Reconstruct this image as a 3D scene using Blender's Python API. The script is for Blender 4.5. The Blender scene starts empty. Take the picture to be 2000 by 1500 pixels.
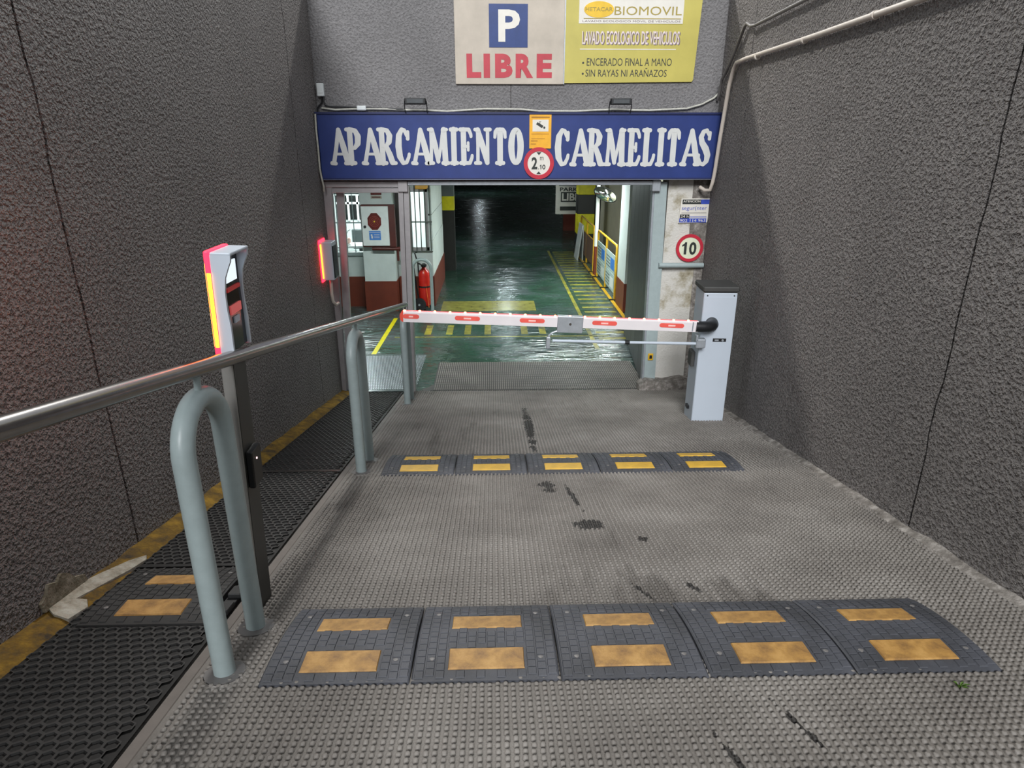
import bpy, math, random
from mathutils import Vector, Matrix
random.seed(7)
sc = bpy.context.scene
COL = sc.collection
S = 0.1968                       # ramp slope
YF = 7.30                        # ramp meets the level garage floor here
ZF = -S*YF                       # garage floor level
TILT = -math.atan(S)
def zr(y): return -S*y if y < YF else ZF
def xr(y): return 2.13 + .0415*(y-1.9)      # right wall face

# ------------------------------------------------------------------ camera, sky, light, exposure
cam = bpy.data.cameras.new('camera'); camo = bpy.data.objects.new('camera', cam); COL.objects.link(camo)
camo.location = (0, 0, 1.35); camo.rotation_euler = (math.radians(90-20.33), 0, math.radians(-1.61))
cam.sensor_width = 36; cam.lens = 36*1284/2000; cam.clip_start = .05; cam.clip_end = 200
sc.camera = camo
w = bpy.data.worlds.new('sky'); sc.world = w; w.use_nodes = True
w.node_tree.nodes['Background'].inputs[0].default_value = (.90, .95, 1.0, 1)
w.node_tree.nodes['Background'].inputs[1].default_value = .6
def sunlamp(name, rot, e, ang, col):
    l = bpy.data.lights.new(name, 'SUN'); l.energy = e; l.angle = math.radians(ang); l.color = col
    o = bpy.data.objects.new(name, l); COL.objects.link(o); o.rotation_euler = [math.radians(a) for a in rot]; return o
sunlamp('sun', (60, 0, -8), 2.5, 20, (.97, .98, 1))      # soft overcast sun over the street behind the camera
def area(name, loc, rot, sx, sy, e, col=(1, 1, 1)):
    l = bpy.data.lights.new(name, 'AREA'); l.shape = 'RECTANGLE'; l.size = sx; l.size_y = sy; l.energy = e; l.color = col
    o = bpy.data.objects.new(name, l); COL.objects.link(o); o.location = loc; o.rotation_euler = [math.radians(a) for a in rot]; return o
sc.view_settings.view_transform = 'Standard'; sc.view_settings.look = 'None'
sc.view_settings.gamma = 1; sc.view_settings.use_curve_mapping = False
sc.view_settings.exposure = 0.42

# ------------------------------------------------------------------ materials
def hx(h):
    v = [int(h[i:i+2], 16)/255 for i in (0, 2, 4)]
    return tuple((x/12.92 if x <= .04045 else ((x+.055)/1.055)**2.4) for x in v) + (1,)
class NT:
    def __init__(s, name):
        s.m = bpy.data.materials.new(name); s.m.use_nodes = True; s.t = s.m.node_tree; s.n = s.t.nodes; s.l = s.t.links
        s.b = s.n['Principled BSDF']; s.tc = s.n.new('ShaderNodeTexCoord')
    def noise(s, scale, detail=3, rough=.5, vec=None):
        n = s.n.new('ShaderNodeTexNoise'); n.inputs['Scale'].default_value = scale; n.inputs['Detail'].default_value = detail
        n.inputs['Roughness'].default_value = rough; s.l.new(vec or s.tc.outputs['Object'], n.inputs['Vector']); return n.outputs['Fac']
    def voro(s, scale, feat='F1', vec=None):
        n = s.n.new('ShaderNodeTexVoronoi'); n.feature = feat; n.inputs['Scale'].default_value = scale
        s.l.new(vec or s.tc.outputs['Object'], n.inputs['Vector']); return n.outputs['Distance']
    def mapping(s, scale=(1, 1, 1), rot=(0, 0, 0), loc=(0, 0, 0)):
        n = s.n.new('ShaderNodeMapping'); n.inputs['Scale'].default_value = scale; n.inputs['Rotation'].default_value = rot; n.inputs['Location'].default_value = loc
        s.l.new(s.tc.outputs['Object'], n.inputs['Vector']); return n.outputs['Vector']
    def ramp(s, fac, stops):
        n = s.n.new('ShaderNodeValToRGB'); e = n.color_ramp.elements
        while len(e) < len(stops): e.new(.5)
        for k, (p, c) in enumerate(stops): e[k].position = p; e[k].color = c if len(c) == 4 else tuple(c)+(1,)
        s.l.new(fac, n.inputs['Fac']); return n.outputs['Color']
    def mix(s, fac, a, b, mode='MIX'):
        n = s.n.new('ShaderNodeMix'); n.data_type = 'RGBA'; n.blend_type = mode
        for i, v in ((0, fac), (6, a), (7, b)):
            if hasattr(v, 'is_linked'): s.l.new(v, n.inputs[i])
            else: n.inputs[i].default_value = v
        return n.outputs[2]
    def math(s, op, a, b=0.):
        n = s.n.new('ShaderNodeMath'); n.operation = op
        for i, v in ((0, a), (1, b)):
            if hasattr(v, 'is_linked'): s.l.new(v, n.inputs[i])
            else: n.inputs[i].default_value = v
        return n.outputs[0]
    def col(s, c):
        if hasattr(c, 'is_linked'): s.l.new(c, s.b.inputs['Base Color'])
        else: s.b.inputs['Base Color'].default_value = c
    def bump(s, h, dist, strength=1):
        n = s.n.new('ShaderNodeBump'); n.inputs['Distance'].default_value = dist; n.inputs['Strength'].default_value = strength
        s.l.new(h, n.inputs['Height']); s.l.new(n.outputs['Normal'], s.b.inputs['Normal'])
    def set(s, rough=.5, metal=0., spec=.5):
        s.b.inputs['Roughness'].default_value = rough; s.b.inputs['Metallic'].default_value = metal
        s.b.inputs['Specular IOR Level'].default_value = spec; return s.m
def plain(name, c, rough=.5, metal=0., var=.12, scale=9, bump=0., spec=.5):
    t = NT(name); c = hx(c) if isinstance(c, str) else c
    d = tuple(x*(1-var) for x in c[:3])+(1,); l = tuple(min(1, x*(1+var)) for x in c[:3])+(1,)
    n = t.noise(scale, 5, .6)
    t.col(t.ramp(n, [(.3, d), (.7, l)]))
    if bump: t.bump(t.noise(scale*12, 3), bump)
    return t.set(rough, metal, spec)
def emit(name, c, e, base='101010'):
    t = NT(name); c = hx(c) if isinstance(c, str) else c
    t.b.inputs['Base Color'].default_value = hx(base); t.b.inputs['Emission Color'].default_value = c; t.b.inputs['Emission Strength'].default_value = e
    return t.set(.4)
def stucco(name, dark, light, scale=30, dist=.02):
    t = NT(name)
    a = t.noise(scale, 2, .5); b = t.noise(scale*2.3, 2, .5)
    h = t.math('ADD', a, t.math('MULTIPLY', b, .35))
    st = t.ramp(t.noise(1.1, 5, .6), [(.25, (.78,)*3), (.75, (1.08,)*3)])
    base = t.ramp(a, [(.36, hx(dark)), (.62, hx(light))])  # relief shading put into the colour: pits darker, crests lighter
    t.col(t.mix(1., base, st, 'MULTIPLY')); t.bump(h, dist)
    return t.set(.75, 0, .35)
M = {}
M['stucco'] = stucco('dark_grey_stucco', '76716f', '97928f', 52, .06)
M['stucco_front'] = stucco('grey_fine_stucco', '706e6e', '807e7e', 45, .016)
M['joint'] = plain('joint_dirt', '35322f', .95)
M['white'] = plain('white_paint', 'd5dad9', .55, var=.06)
M['white_wall'] = plain('white_wall_paint', 'c9d2d0', .6, var=.08, scale=3, bump=.001)
M['cream_wall'] = plain('cream_wall_paint', 'b9b39c', .7, var=.08, scale=3, bump=.001)
M['dado'] = plain('oxide_red_paint', '6e3020', .45, var=.15, scale=4)
M['steel_paint'] = plain('grey_painted_steel', '98a5a5', .38, var=.06, scale=25)
M['frame'] = plain('aluminium_frame', 'a5a2a3', .4, .35, var=.08, scale=14)
M['leaf'] = plain('dark_grey_door_metal', '5d6161', .45, .3, var=.1, scale=6)
M['stainless'] = plain('brushed_stainless', '8d8a88', .24, 1., var=.08, scale=30)
M['galv'] = plain('galvanised_metal', 'b4bac0', .35, .6, var=.1, scale=20)
M['cabinet'] = plain('silver_cabinet_paint', 'b9c2cc', .42, .1, var=.02, scale=4)
M['cap'] = plain('anthracite_plastic', '3a3a38', .6)
M['black'] = plain('black_plastic', '17181a', .45)
M['black_gloss'] = plain('black_gloss_panel', '0c0a0b', .12)
M['rubber'] = plain('black_rubber', '1c1c1d', .6, var=.3, scale=14, bump=.0005)
M['conduit'] = plain('cream_conduit', 'c9bfb4', .5, var=.08)
M['conduit_grey'] = plain('grey_conduit', '6c6967', .5)
M['cable_white'] = plain('dirty_white_cable', 'b4b3a8', .6, var=.2, scale=30)
M['yellow'] = plain('yellow_rail_paint', 'd3a524', .4, var=.12, scale=20)
M['yellow_col'] = plain('bright_yellow_paint', 'd8cf16', .5)
M['red'] = plain('red_enamel', 'c4231a', .3, var=.08)
M['sign_red'] = plain('sign_red', 'b7283a', .4)
M['sign_white'] = plain('sign_white', 'd6d2c8', .4, var=.05)
M['sign_cream'] = plain('aged_sign_plastic', 'bab0a2', .16, var=.12, scale=4)
M['sign_yellow'] = plain('yellow_sign_plastic', 'b9ae5c', .3, var=.08, scale=4)
M['sign_blue'] = plain('blue_sign_plastic', '2c3b72', .3, var=.13, scale=5)
M['sign_ink'] = plain('dark_ink', '262a28', .5)
M['p_blue'] = plain('parking_blue', '2b3f73', .3, var=.12, scale=9)
M['libre'] = plain('faded_red_ink', 'b23440', .4, var=.15, scale=6)
M['letter'] = plain('off_white_letter', 'c6c7c4', .4, var=.05)
M['gold'] = plain('gold_ink', '9c8a3c', .5)
M['logo'] = plain('logo_yellow', 'dcb325', .5)
M['lilac'] = plain('pale_lilac_ink', 'd5c6c4', .5)
M['lilac_shadow'] = plain('lilac_shadow_ink', '6f5f62', .5)
M['orange'] = plain('orange_sign', 'e2a524', .45)
M['blue_ink'] = plain('blue_ink', '2f47a8', .5)
M['label_blue'] = plain('label_blue', '3f79c4', .5, var=.1, scale=40)
M['door_red'] = plain('dark_red_glass', '5e1510', .25, var=.3, scale=30)
M['box_side'] = plain('red_brown_box', '4d1a13', .5)
M['glass_black'] = plain('black_window', '050606', .1)
M['grey_seat'] = plain('grey_chair_plastic', '5e6666', .5)
M['arm'] = plain('white_arm_profile', 'd9d3d4', .4, var=.03)
M['arm_sticker'] = plain('red_sticker', 'e0584d', .5)
M['tip'] = plain('red_tip', 'd9513f', .4)
M['mirror'] = NT('convex_mirror').set(.04, 1.); M['mirror'].node_tree.nodes['Principled BSDF'].inputs['Base Color'].default_value = (.8, .85, .85, 1)
M['brown'] = plain('brown_board', '7e5f4f', .6)
M['poster'] = plain('pale_blue_poster', 'a9bcbb', .5, var=.15, scale=12)
M['dark_wall'] = plain('dark_garage_wall', '2a2927', .8)
M['ceil'] = plain('garage_ceiling', '6a6a66', .9)
M['led'] = emit('led', (1, .16, .06, 1), 22)
M['strip'] = emit('orange_light_strip', (1, .22, .012, 1), 6.5, '401000')
M['strip_red'] = emit('red_light_casing', (1, .012, .03, 1), 5, '801018')
M['tube'] = emit('fluorescent_tube', (.86, .95, 1, 1), 14)
M['tube_far'] = emit('fluorescent_tube_bright', (.8, .92, 1, 1), 60)
M['screen'] = emit('terminal_screen', (.8, .9, 1, 1), .8)
M['leaf_green'] = plain('weed_green', '4c6a22', .7)
def mk_plaster():
    t = NT('peeling_plaster'); n = t.noise(2.2, 6, .65); n2 = t.noise(60, 3)
    t.col(t.ramp(n, [(.30, hx('6f664c')), (.38, hx('a19a88')), (.46, hx('c3c0b8')), (.8, hx('cfcdc8'))]))
    t.bump(t.math('ADD', n, t.math('MULTIPLY', n2, .3)), .02); return t.set(.8, 0, .3)
M['plaster'] = mk_plaster()
def mk_conc(name, a, b, c, sc_=3.):
    t = NT(name); n = t.noise(sc_, 7, .68); n2 = t.noise(90, 3)
    t.col(t.ramp(n, [(.32, hx(a)), (.5, hx(b)), (.68, hx(c))])); t.bump(t.math('ADD', t.math('MULTIPLY', n, .5), n2), .006); return t.set(.9, 0, .2)
M['concrete'] = mk_conc('grey_concrete', '4f4a45', '6d6862', '8d8882')
M['concrete_pale'] = mk_conc('pale_mortar', '5a5550', '7c7771', 'aaa59f', 16)
M['patch'] = mk_conc('white_plaster_patch', '6f685a', '9a9486', 'b5b1a6', 14)
M['strip_yellow'] = mk_conc('worn_yellow_paint', '3d342a', '6d5523', '94742a', 9)
def mk_mat(name='studded_grey_rubber', k=('65605b', '7a756f', '918c86')):
    t = NT(name)
    n = t.noise(1.3, 6, .6); fine = t.noise(120, 2)
    base = t.ramp(n, [(.3, hx(k[0])), (.5, hx(k[1])), (.72, hx(k[2]))])
    # drips and oil stains running down the lane, worn dry patches
    st = t.noise(1., 5, .7, t.mapping((7, 1.2, 1.2)))
    g = t.noise(.55, 2, .5, t.mapping(loc=(3.1, .4, 0)))
    stain = t.ramp(t.math('MULTIPLY', st, g), [(.33, (0, 0, 0)), (.42, (.7, .7, .7))])
    c = t.mix(stain, base, hx('4a4540'))
    sep = t.n.new('ShaderNodeSeparateXYZ'); t.l.new(t.tc.outputs['Object'], sep.inputs[0])
    def blob(x, y, sx, sy, lean, amt):
        dx = t.math('SUBTRACT', sep.outputs[0], x); dy = t.math('SUBTRACT', sep.outputs[1], y)
        dx = t.math('SUBTRACT', dx, t.math('MULTIPLY', dy, lean))
        a = t.math('POWER', t.math('MULTIPLY', dx, 1/sx), 2.); b = t.math('POWER', t.math('MULTIPLY', dy, 1/sy), 2.)
        e = t.math('SUBTRACT', 1., t.math('ADD', a, b))
        f = t.math('ADD', e, t.math('MULTIPLY', t.math('SUBTRACT', t.noise(14, 5, .7), .5), 4.5))
        return t.ramp(t.math('MULTIPLY', f, amt), [(.25, (0, 0, 0)), (.5, (1, 1, 1))])
    for x, y, sx, sy, lean in ((.47, 3.5, .018, .30, -.1), (.5, 3.05, .10, .09, 0), (.75, 2.85, .03, .03, 0), (.66, 1.32, .012, .12, -.25), (.9, 1.45, .010, .12, -.3), (.3, 5.4, .05, .9, 0), (.33, 3.7, .06, .14, 0), (.62, 2.3, .015, .08, -.4), (.85, 2.32, .015, .08, -.4)):
        c = t.mix(blob(x, y, sx, sy, lean, 1.), c, hx('2a2724'))
    t.col(c); t.bump(fine, .002); return t.set(.62, 0, .45)
M['stud'] = mk_mat()
M['stud_base'] = mk_mat('dirty_shaded_mat_sheet', ('5a5550', '6c6761', '827d77'))  # groove dirt, plus shade between the studs put into the darker colour
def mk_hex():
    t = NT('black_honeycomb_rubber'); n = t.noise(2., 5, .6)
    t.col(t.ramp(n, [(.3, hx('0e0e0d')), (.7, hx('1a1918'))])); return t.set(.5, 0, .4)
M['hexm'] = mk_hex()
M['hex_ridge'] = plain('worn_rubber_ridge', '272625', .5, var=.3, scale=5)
def mk_bump():
    t = NT('dusty_black_rubber'); n = t.noise(3, 5, .6)
    t.col(t.ramp(n, [(.3, hx('2b2c2f')), (.7, hx('505259'))])); t.bump(t.noise(150, 2), .001); return t.set(.6, 0, .4)
M['hump'] = mk_bump()
def mk_refl():
    t = NT('worn_yellow_insert'); n = t.noise(12, 6, .65)
    t.col(t.ramp(n, [(.3, hx('74532a')), (.5, hx('a37a3c')), (.75, hx('c69c5a'))])); t.bump(t.noise(200, 2), .001); return t.set(.6)
M['insert'] = mk_refl()
M['insert_far'] = plain('yellow_insert', 'd2a52c', .5, var=.15, scale=15)
def mk_floor():
    t = NT('wet_green_epoxy'); n = t.noise(.7, 6, .65); n2 = t.noise(2.3, 5, .6)
    base = t.ramp(n, [(.34, hx('39423f')), (.46, hx('2f4c3d')), (.56, hx('465453')), (.70, hx('5e6767'))])
    t.col(base)
    t.l.new(t.ramp(n2, [(.3, (.08,)*3), (.7, (.32,)*3)]), t.b.inputs['Roughness'])
    wv = t.noise(3.2, 3, .5, t.mapping((.9, 2.6, 1)))
    t.bump(t.math('ADD', wv, t.math('MULTIPLY', t.noise(40, 2), .06)), .03)
    t.b.inputs['Metallic'].default_value = 0; t.b.inputs['Specular IOR Level'].default_value = .6
    return t.m
M['epoxy'] = mk_floor()
def mk_mark():
    t = NT('worn_floor_yellow'); n = t.noise(6, 6, .7)
    t.col(t.ramp(n, [(.36, hx('4b5340')), (.52, hx('8e8938')), (.7, hx('b5ad3a'))])); return t.set(.28)
M['mark'] = mk_mark()
M['mark_worn'] = plain('faded_floor_yellow', '7d7a3c', .25, var=.35, scale=7)
M['mark_fresh'] = plain('fresh_floor_yellow', 'd9cf12', .35, var=.08)

# ------------------------------------------------------------------ mesh helpers
ORG = {}
class MB:
    def __init__(s): s.v = []; s.f = []
    def add(s, v, f):
        o = len(s.v); s.v += [tuple(x) for x in v]; s.f += [tuple(i+o for i in q) for q in f]; return s
    def box(s, x0, x1, y0, y1, z0, z1, dx=0., bev=0.):
        # dx leans the top sideways
        if bev:
            b = bev; ring = lambda i: [(x0+i, y0+i), (x1-i, y0+i), (x1-i, y1-i), (x0+i, y1-i)]
            def r8(z, i):
                return [(x0+i+b, y0+i, z), (x1-i-b, y0+i, z), (x1-i, y0+i+b, z), (x1-i, y1-i-b, z), (x1-i-b, y1-i, z), (x0+i+b, y1-i, z), (x0+i, y1-i-b, z), (x0+i, y0+i+b, z)]
            rings = [r8(z0, b*.5), r8(z0+b, 0), r8(z1-b, 0), r8(z1, b*.5)]
            v = [q for r in rings for q in r]; v = [(q[0]+dx*(q[2]-z0)/max(1e-6, z1-z0), q[1], q[2]) for q in v]
            f = [tuple(range(7, -1, -1)), tuple(range(24, 32))]
            for k in range(3):
                for i in range(8): f.append((k*8+i, k*8+(i+1) % 8, k*8+8+(i+1) % 8, k*8+8+i))
            return s.add(v, f)
        v = [(x0, y0, z0), (x1, y0, z0), (x1, y1, z0), (x0, y1, z0), (x0+dx, y0, z1), (x1+dx, y0, z1), (x1+dx, y1, z1), (x0+dx, y1, z1)]
        return s.add(v, [(3, 2, 1, 0), (4, 5, 6, 7), (0, 1, 5, 4), (1, 2, 6, 5), (2, 3, 7, 6), (3, 0, 4, 7)])
    def tube(s, pts, r, n=10, cap=True, closed=False):
        pts = [Vector(p) for p in pts]; N = len(pts); rs = r if isinstance(r, (list, tuple)) else [r]*N
        up = None; rings = []
        for i, p in enumerate(pts):
            a = pts[i-1] if i > 0 else p; b = pts[i+1] if i < N-1 else p
            t = (b-a).normalized()
            if up is None:
                up = Vector((0, 0, 1)) if abs(t.z) < .9 else Vector((1, 0, 0))
            u = (up - t*up.dot(t)).normalized(); v = t.cross(u); up = u
            rings.append([p + (u*math.cos(k*2*math.pi/n) + v*math.sin(k*2*math.pi/n))*rs[i] for k in range(n)])
        f = []
        for i in range(N-1):
            for k in range(n): f.append((i*n+k, i*n+(k+1) % n, i*n+n+(k+1) % n, i*n+n+k))
        if cap: f += [tuple(range(n-1, -1, -1)), tuple(range((N-1)*n, N*n))]
        return s.add([q for r_ in rings for q in r_], f)
    def prism(s, poly, axis, a0, a1):
        # poly: 2D points; axis 'y': (x,z), 'x': (y,z), 'z': (x,y)
        mk = {'y': lambda p, a: (p[0], a, p[1]), 'x': lambda p, a: (a, p[0], p[1]), 'z': lambda p, a: (p[0], p[1], a)}[axis]
        n = len(poly); v = [mk(p, a0) for p in poly] + [mk(p, a1) for p in poly]
        f = [tuple(range(n)), tuple(range(2*n-1, n-1, -1))] + [(i, n+i, n+(i+1) % n, (i+1) % n) for i in range(n)]
        return s.add(v, f)
    def disc(s, c, r, axis, a0, a1, n=28):
        return s.prism([(c[0]+r*math.cos(k*2*math.pi/n), c[1]+r*math.sin(k*2*math.pi/n)) for k in range(n)], axis, a0, a1)
    def ring(s, c, r0, r1, a0, a1, n=32):
        # ring in XZ plane
        v = []
        for a in (a0, a1):
            for r in (r0, r1): v += [(c[0]+r*math.cos(k*2*math.pi/n), a, c[1]+r*math.sin(k*2*math.pi/n)) for k in range(n)]
        f = []
        for k in range(n):
            j = (k+1) % n
            f += [(k, j, n+j, n+k), (2*n+k, 3*n+k, 3*n+j, 2*n+j), (k, 2*n+k, 2*n+j, j), (n+k, n+j, 3*n+j, 3*n+k)]
        return s.add(v, f)
    def lathe(s, c, prof, n=20):
        v = []; f = []
        for r, z in prof: v += [(c[0]+r*math.cos(k*2*math.pi/n), c[1]+r*math.sin(k*2*math.pi/n), c[2]+z) for k in range(n)]
        for i in range(len(prof)-1):
            for k in range(n): f.append((i*n+k, i*n+(k+1) % n, i*n+n+(k+1) % n, i*n+n+k))
        f += [tuple(range(n-1, -1, -1)), tuple(range((len(prof)-1)*n, len(prof)*n))]
        return s.add(v, f)
    def build(s, name, mat, parent=None, smooth=None, local=False):
        o0 = Vector((0, 0, 0)) if (local or parent is None) else ORG.get(parent.name, Vector((0, 0, 0)))
        me = bpy.data.meshes.new(name); me.from_pydata([(x-o0.x, y-o0.y, z-o0.z) for x, y, z in s.v], [], s.f)
        me.materials.append(M[mat] if isinstance(mat, str) else mat)
        if smooth is not None: 
            me.shade_smooth()
            try: me.set_sharp_from_angle(angle=math.radians(smooth))
            except Exception: pass
        o = bpy.data.objects.new(name, me); COL.objects.link(o)
        if parent is not None: o.parent = parent
        ORG[o.name] = o0
        return o
def tag(o, label, cat=None, group=None, kind=None):
    if label: o['label'] = label
    if cat: o['category'] = cat
    if group: o['group'] = group
    if kind: o['kind'] = kind
    return o
def thing(name, loc, label, cat, group=None, rot=None):
    e = bpy.data.objects.new(name, None); COL.objects.link(e); e.location = loc; e.empty_display_size = .1
    if rot: e.rotation_euler = rot
    ORG[e.name] = Vector(loc)
    return tag(e, label, cat, group)
def structure(o): o['kind'] = 'structure'; return o
def copy_tree(o, parent=None):
    c = o.copy(); COL.objects.link(c); c.parent = parent; ORG[c.name] = ORG.get(o.name, Vector((0, 0, 0)))
    for ch in list(o.children):
        copy_tree(ch, c)
    return c
def arc(c, r, a0, a1, n, plane='yz', x=0.):
    out = []
    for k in range(n+1):
        a = math.radians(a0+(a1-a0)*k/n); p, q = c[0]+r*math.cos(a), c[1]+r*math.sin(a)
        out.append((x, p, q) if plane == 'yz' else (p, x, q))
    return out
def text(body, x0, x1, z0, z1, y, mat, parent, name='lettering', bold=0., shear=0., local=False):
    cu = bpy.data.curves.new('t', 'FONT'); cu.body = body; cu.size = 1; cu.offset = bold; cu.shear = shear; cu.fill_mode = 'FRONT'; cu.resolution_u = 3
    ob = bpy.data.objects.new('t', cu); COL.objects.link(ob)
    bpy.context.view_layer.update()
    dg = bpy.context.evaluated_depsgraph_get()
    me = bpy.data.meshes.new_from_object(ob.evaluated_get(dg))
    vs = [v.co.copy() for v in me.vertices]; fs = [tuple(p.vertices) for p in me.polygons]
    bpy.data.objects.remove(ob); bpy.data.curves.remove(cu); bpy.data.meshes.remove(me)
    ax, bx = min(v.x for v in vs), max(v.x for v in vs); ay, by = min(v.y for v in vs), max(v.y for v in vs)
    mb = MB(); mb.add([(x0+(v.x-ax)/(bx-ax)*(x1-x0), y, z0+(v.y-ay)/(by-ay)*(z1-z0)) for v in vs], fs)
    return mb.build(name, mat, parent, local=local)

def one(x0, x1, z0, z1, y, mat, parent):
    w_ = x1-x0; h = z1-z0
    m = MB(); m.add([(x0+.45*w_, y, z0), (x1, y, z0), (x1, y, z1), (x0+.58*w_, y, z1), (x0+.42*w_, y, z1-.13*h), (x0, y, z1-.22*h), (x0, y, z1-.37*h), (x0+.45*w_, y, z1-.29*h)], [tuple(range(8))])
    return m.build('lettering', mat, parent)

# ------------------------------------------------------------------ setting: ramp, walls, roof
def strip_quad(x0f, x1f, ys, dz):
    m = MB(); v = []; f = []
    for y in ys: v += [(x0f(y), y, zr(y)+dz), (x1f(y), y, zr(y)+dz)]
    for i in range(len(ys)-1): f.append((2*i, 2*i+1, 2*i+3, 2*i+2))
    return m.add(v, f)
YS = [-3, -1, 0, 1, 2, 3, 4, 5, 6, 7, 7.3, 8, 9]
m = MB(); v = []; f = []
for y in YS[:-2]: v += [(-2.3, y, zr(y)-.03), (2.9, y, zr(y)-.03), (2.9, y, zr(y)-.4), (-2.3, y, zr(y)-.4)]
for i in range(len(YS)-3):
    for k in range(4): f.append((4*i+k, 4*i+(k+1) % 4, 4*i+4+(k+1) % 4, 4*i+4+k))
f += [(3, 2, 1, 0), tuple(4*(len(YS)-3)+k for k in range(4))]
m.add(v, f)
ramp_o = structure(m.build('floor_ramp', 'concrete')); tag(ramp_o, 'sloping concrete base of the entrance ramp')
fl = MB().box(-6, 6, 7.3, 46, ZF-.3, ZF).build('floor', 'epoxy'); structure(fl); tag(fl, 'shiny wet green epoxy garage floor')

def wall_panels(name, mat, xf, joints, ends, ztop, side, label):
    root = bpy.data.objects.new(name, None); COL.objects.link(root); structure(root); tag(root, label)
    ORG[root.name] = Vector((0, 0, 0))
    ys = [ends[0]] + joints + [ends[1]]
    n = 40; g = .0075
    def wob(j, k): 
        if j == 0 or j == len(ys)-1: return 0
        random.seed(j*97+k//3+(5 if side > 0 else 0)); return random.uniform(-.011, .011)
    for j in range(len(ys)-1):
        v = []; f = []
        for k in range(n+1):
            for e, (jj, s_) in enumerate(((j, g), (j+1, -g))):
                y = ys[jj]+s_+wob(jj, k)
                zb = zr(y)-.3; z = zb+(ztop-zb)*k/n
                v += [(xf(y), y, z), (xf(y)+side*.25, y, z)]
        for k in range(n):
            a = 4*k; b = a+4
            f += [(a, a+2, b+2, b), (a+3, a+1, b+1, b+3), (a+1, a, b, b+1), (a+2, a+3, b+3, b+2)]
        f += [(0, 1, 3, 2), (4*n, 4*n+2, 4*n+3, 4*n+1)]
        MB().add(v, f).build('wall_panel', mat, root)
    for y in joints:
        MB().box(xf(y)+(side*.012 if side > 0 else -.03), xf(y)+(.03 if side > 0 else -.012), y-.03, y+.03, zr(y)-.2, ztop-.02).build('joint_filler', 'joint', root)
    return root
wall_panels('wall_left', 'stucco', lambda y: -1.79, [-.7, 2.86, 6.45], (-3, 7.36), 2.86, -1, 'rough dark grey stucco wall left of the ramp')
wall_panels('wall_right', 'stucco', xr, [-.7, 2.94, 6.45], (-3, 7.36), 2.86, 1, 'rough dark grey stucco wall right of the ramp')
wf = bpy.data.objects.new('wall_front', None); COL.objects.link(wf); structure(wf); tag(wf, 'grey stucco wall above the garage opening'); ORG[wf.name] = Vector((0, 0, 0))
MB().box(-2.04, .192, 7.352, 7.62, .96, 2.84).build('wall_panel', 'stucco_front', wf)
MB().box(.198, 2.61, 7.352, 7.62, .96, 2.84).build('wall_panel', 'stucco_front', wf)
MB().box(.17, .22, 7.364, 7.40, .98, 2.8).build('joint_filler', 'joint', wf)
MB().box(-1.79, 1.75, 7.30, 7.40, .945, .985).build('lintel_strip', plain('flaking_brown_paint', '7d5a55', .8, var=.4, scale=25), wf)
# right pier: grey steel post, flaking white plaster, bare concrete edge
pier = bpy.data.objects.new('wall_pier', None); COL.objects.link(pier); structure(pier); tag(pier, 'peeling white plaster pier right of the garage opening'); ORG[pier.name] = Vector((0, 0, 0))
MB().box(1.90, 2.62, 7.355, 7.62, ZF-.1, .955).build('plaster_core', 'plaster', pier)
MB().box(2.17, 2.36, 7.345, 7.356, .045, .955).build('bare_concrete_patch', 'concrete_pale', pier)
MB().box(2.26, 2.36, 7.345, 7.356, ZF, .03).build('bare_concrete_patch', 'concrete_pale', pier)
v = MB(); v.prism([(1.70, zr(7)+.02), (1.78, zr(7)+.09), (2.0, zr(7)+.06), (2.2, zr(7)+.10), (2.36, zr(7)+.06), (2.36, zr(7)-.2), (1.70, zr(7)-.2)], 'y', 7.20, 7.36)
v.build('mortar_foot', 'concrete_pale', pier)
# mortar fillet along the right wall, yellow margin along the left wall
m = MB(); v = []; f = []; n = 80; random.seed(3)
for i in range(n+1):
    y = -2+(7.3+2)*i/n; wd = .05+.025*y*.5+random.uniform(-.02, .03); wd = max(.05, min(.22, wd)); h = .008+random.uniform(-.004, .012)
    v += [(xr(y)-wd, y, zr(y)-.004), (xr(y)-wd*.45, y, zr(y)+h*.25), (xr(y)+.01, y, zr(y)+h+.015)]
for i in range(n):
    for k in range(2): f.append((3*i+k, 3*i+3+k, 3*i+4+k, 3*i+1+k))
m.add(v, f); structure(tag(m.build('trim_1', 'concrete_pale', smooth=60), 'rough pale mortar fillet at the foot of the right wall'))
m = MB(); v = []; f = []; random.seed(4)
for i in range(n+1):
    y = -2+(7.3+2)*i/n
    v += [(-1.80, y, zr(y)+.028+random.uniform(-.006, .006)), (-1.72, y, zr(y)+.012+random.uniform(-.004, .004)), (-1.672, y, zr(y)-.012)]
for i in range(n):
    for k in range(2): f.append((3*i+k, 3*i+1+k, 3*i+4+k, 3*i+3+k))
m.add(v, f); structure(tag(m.build('trim_2', 'strip_yellow', smooth=60), 'worn yellow painted margin at the foot of the left wall'))
t = thing('plaster_patch', (-1.75, 2.4, zr(2.4)), 'broken white plaster patch at the foot of the left wall', 'plaster')
ch = [(2.17, .03), (2.16, .075), (2.20, .10), (2.22, .135), (2.27, .12), (2.30, .145), (2.34, .125), (2.37, .09), (2.43, .07), (2.44, .03)]
MB().prism([(y, zr(y)+z) for y, z in ch], 'x', -1.80, -1.777).build('wall_chip', mk_conc('chipped_plaster', '5d5747', '827b6b', 'a19b8d', 18), t)
fp = [(2.20, 1.), (2.16, .6), (2.15, .1), (2.25, .0), (2.30, .25), (2.29, .55), (2.42, .35), (2.58, .1), (2.70, .0), (2.74, .15), (2.66, .45), (2.5, .8), (2.38, 1.)]
fv = []
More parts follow.
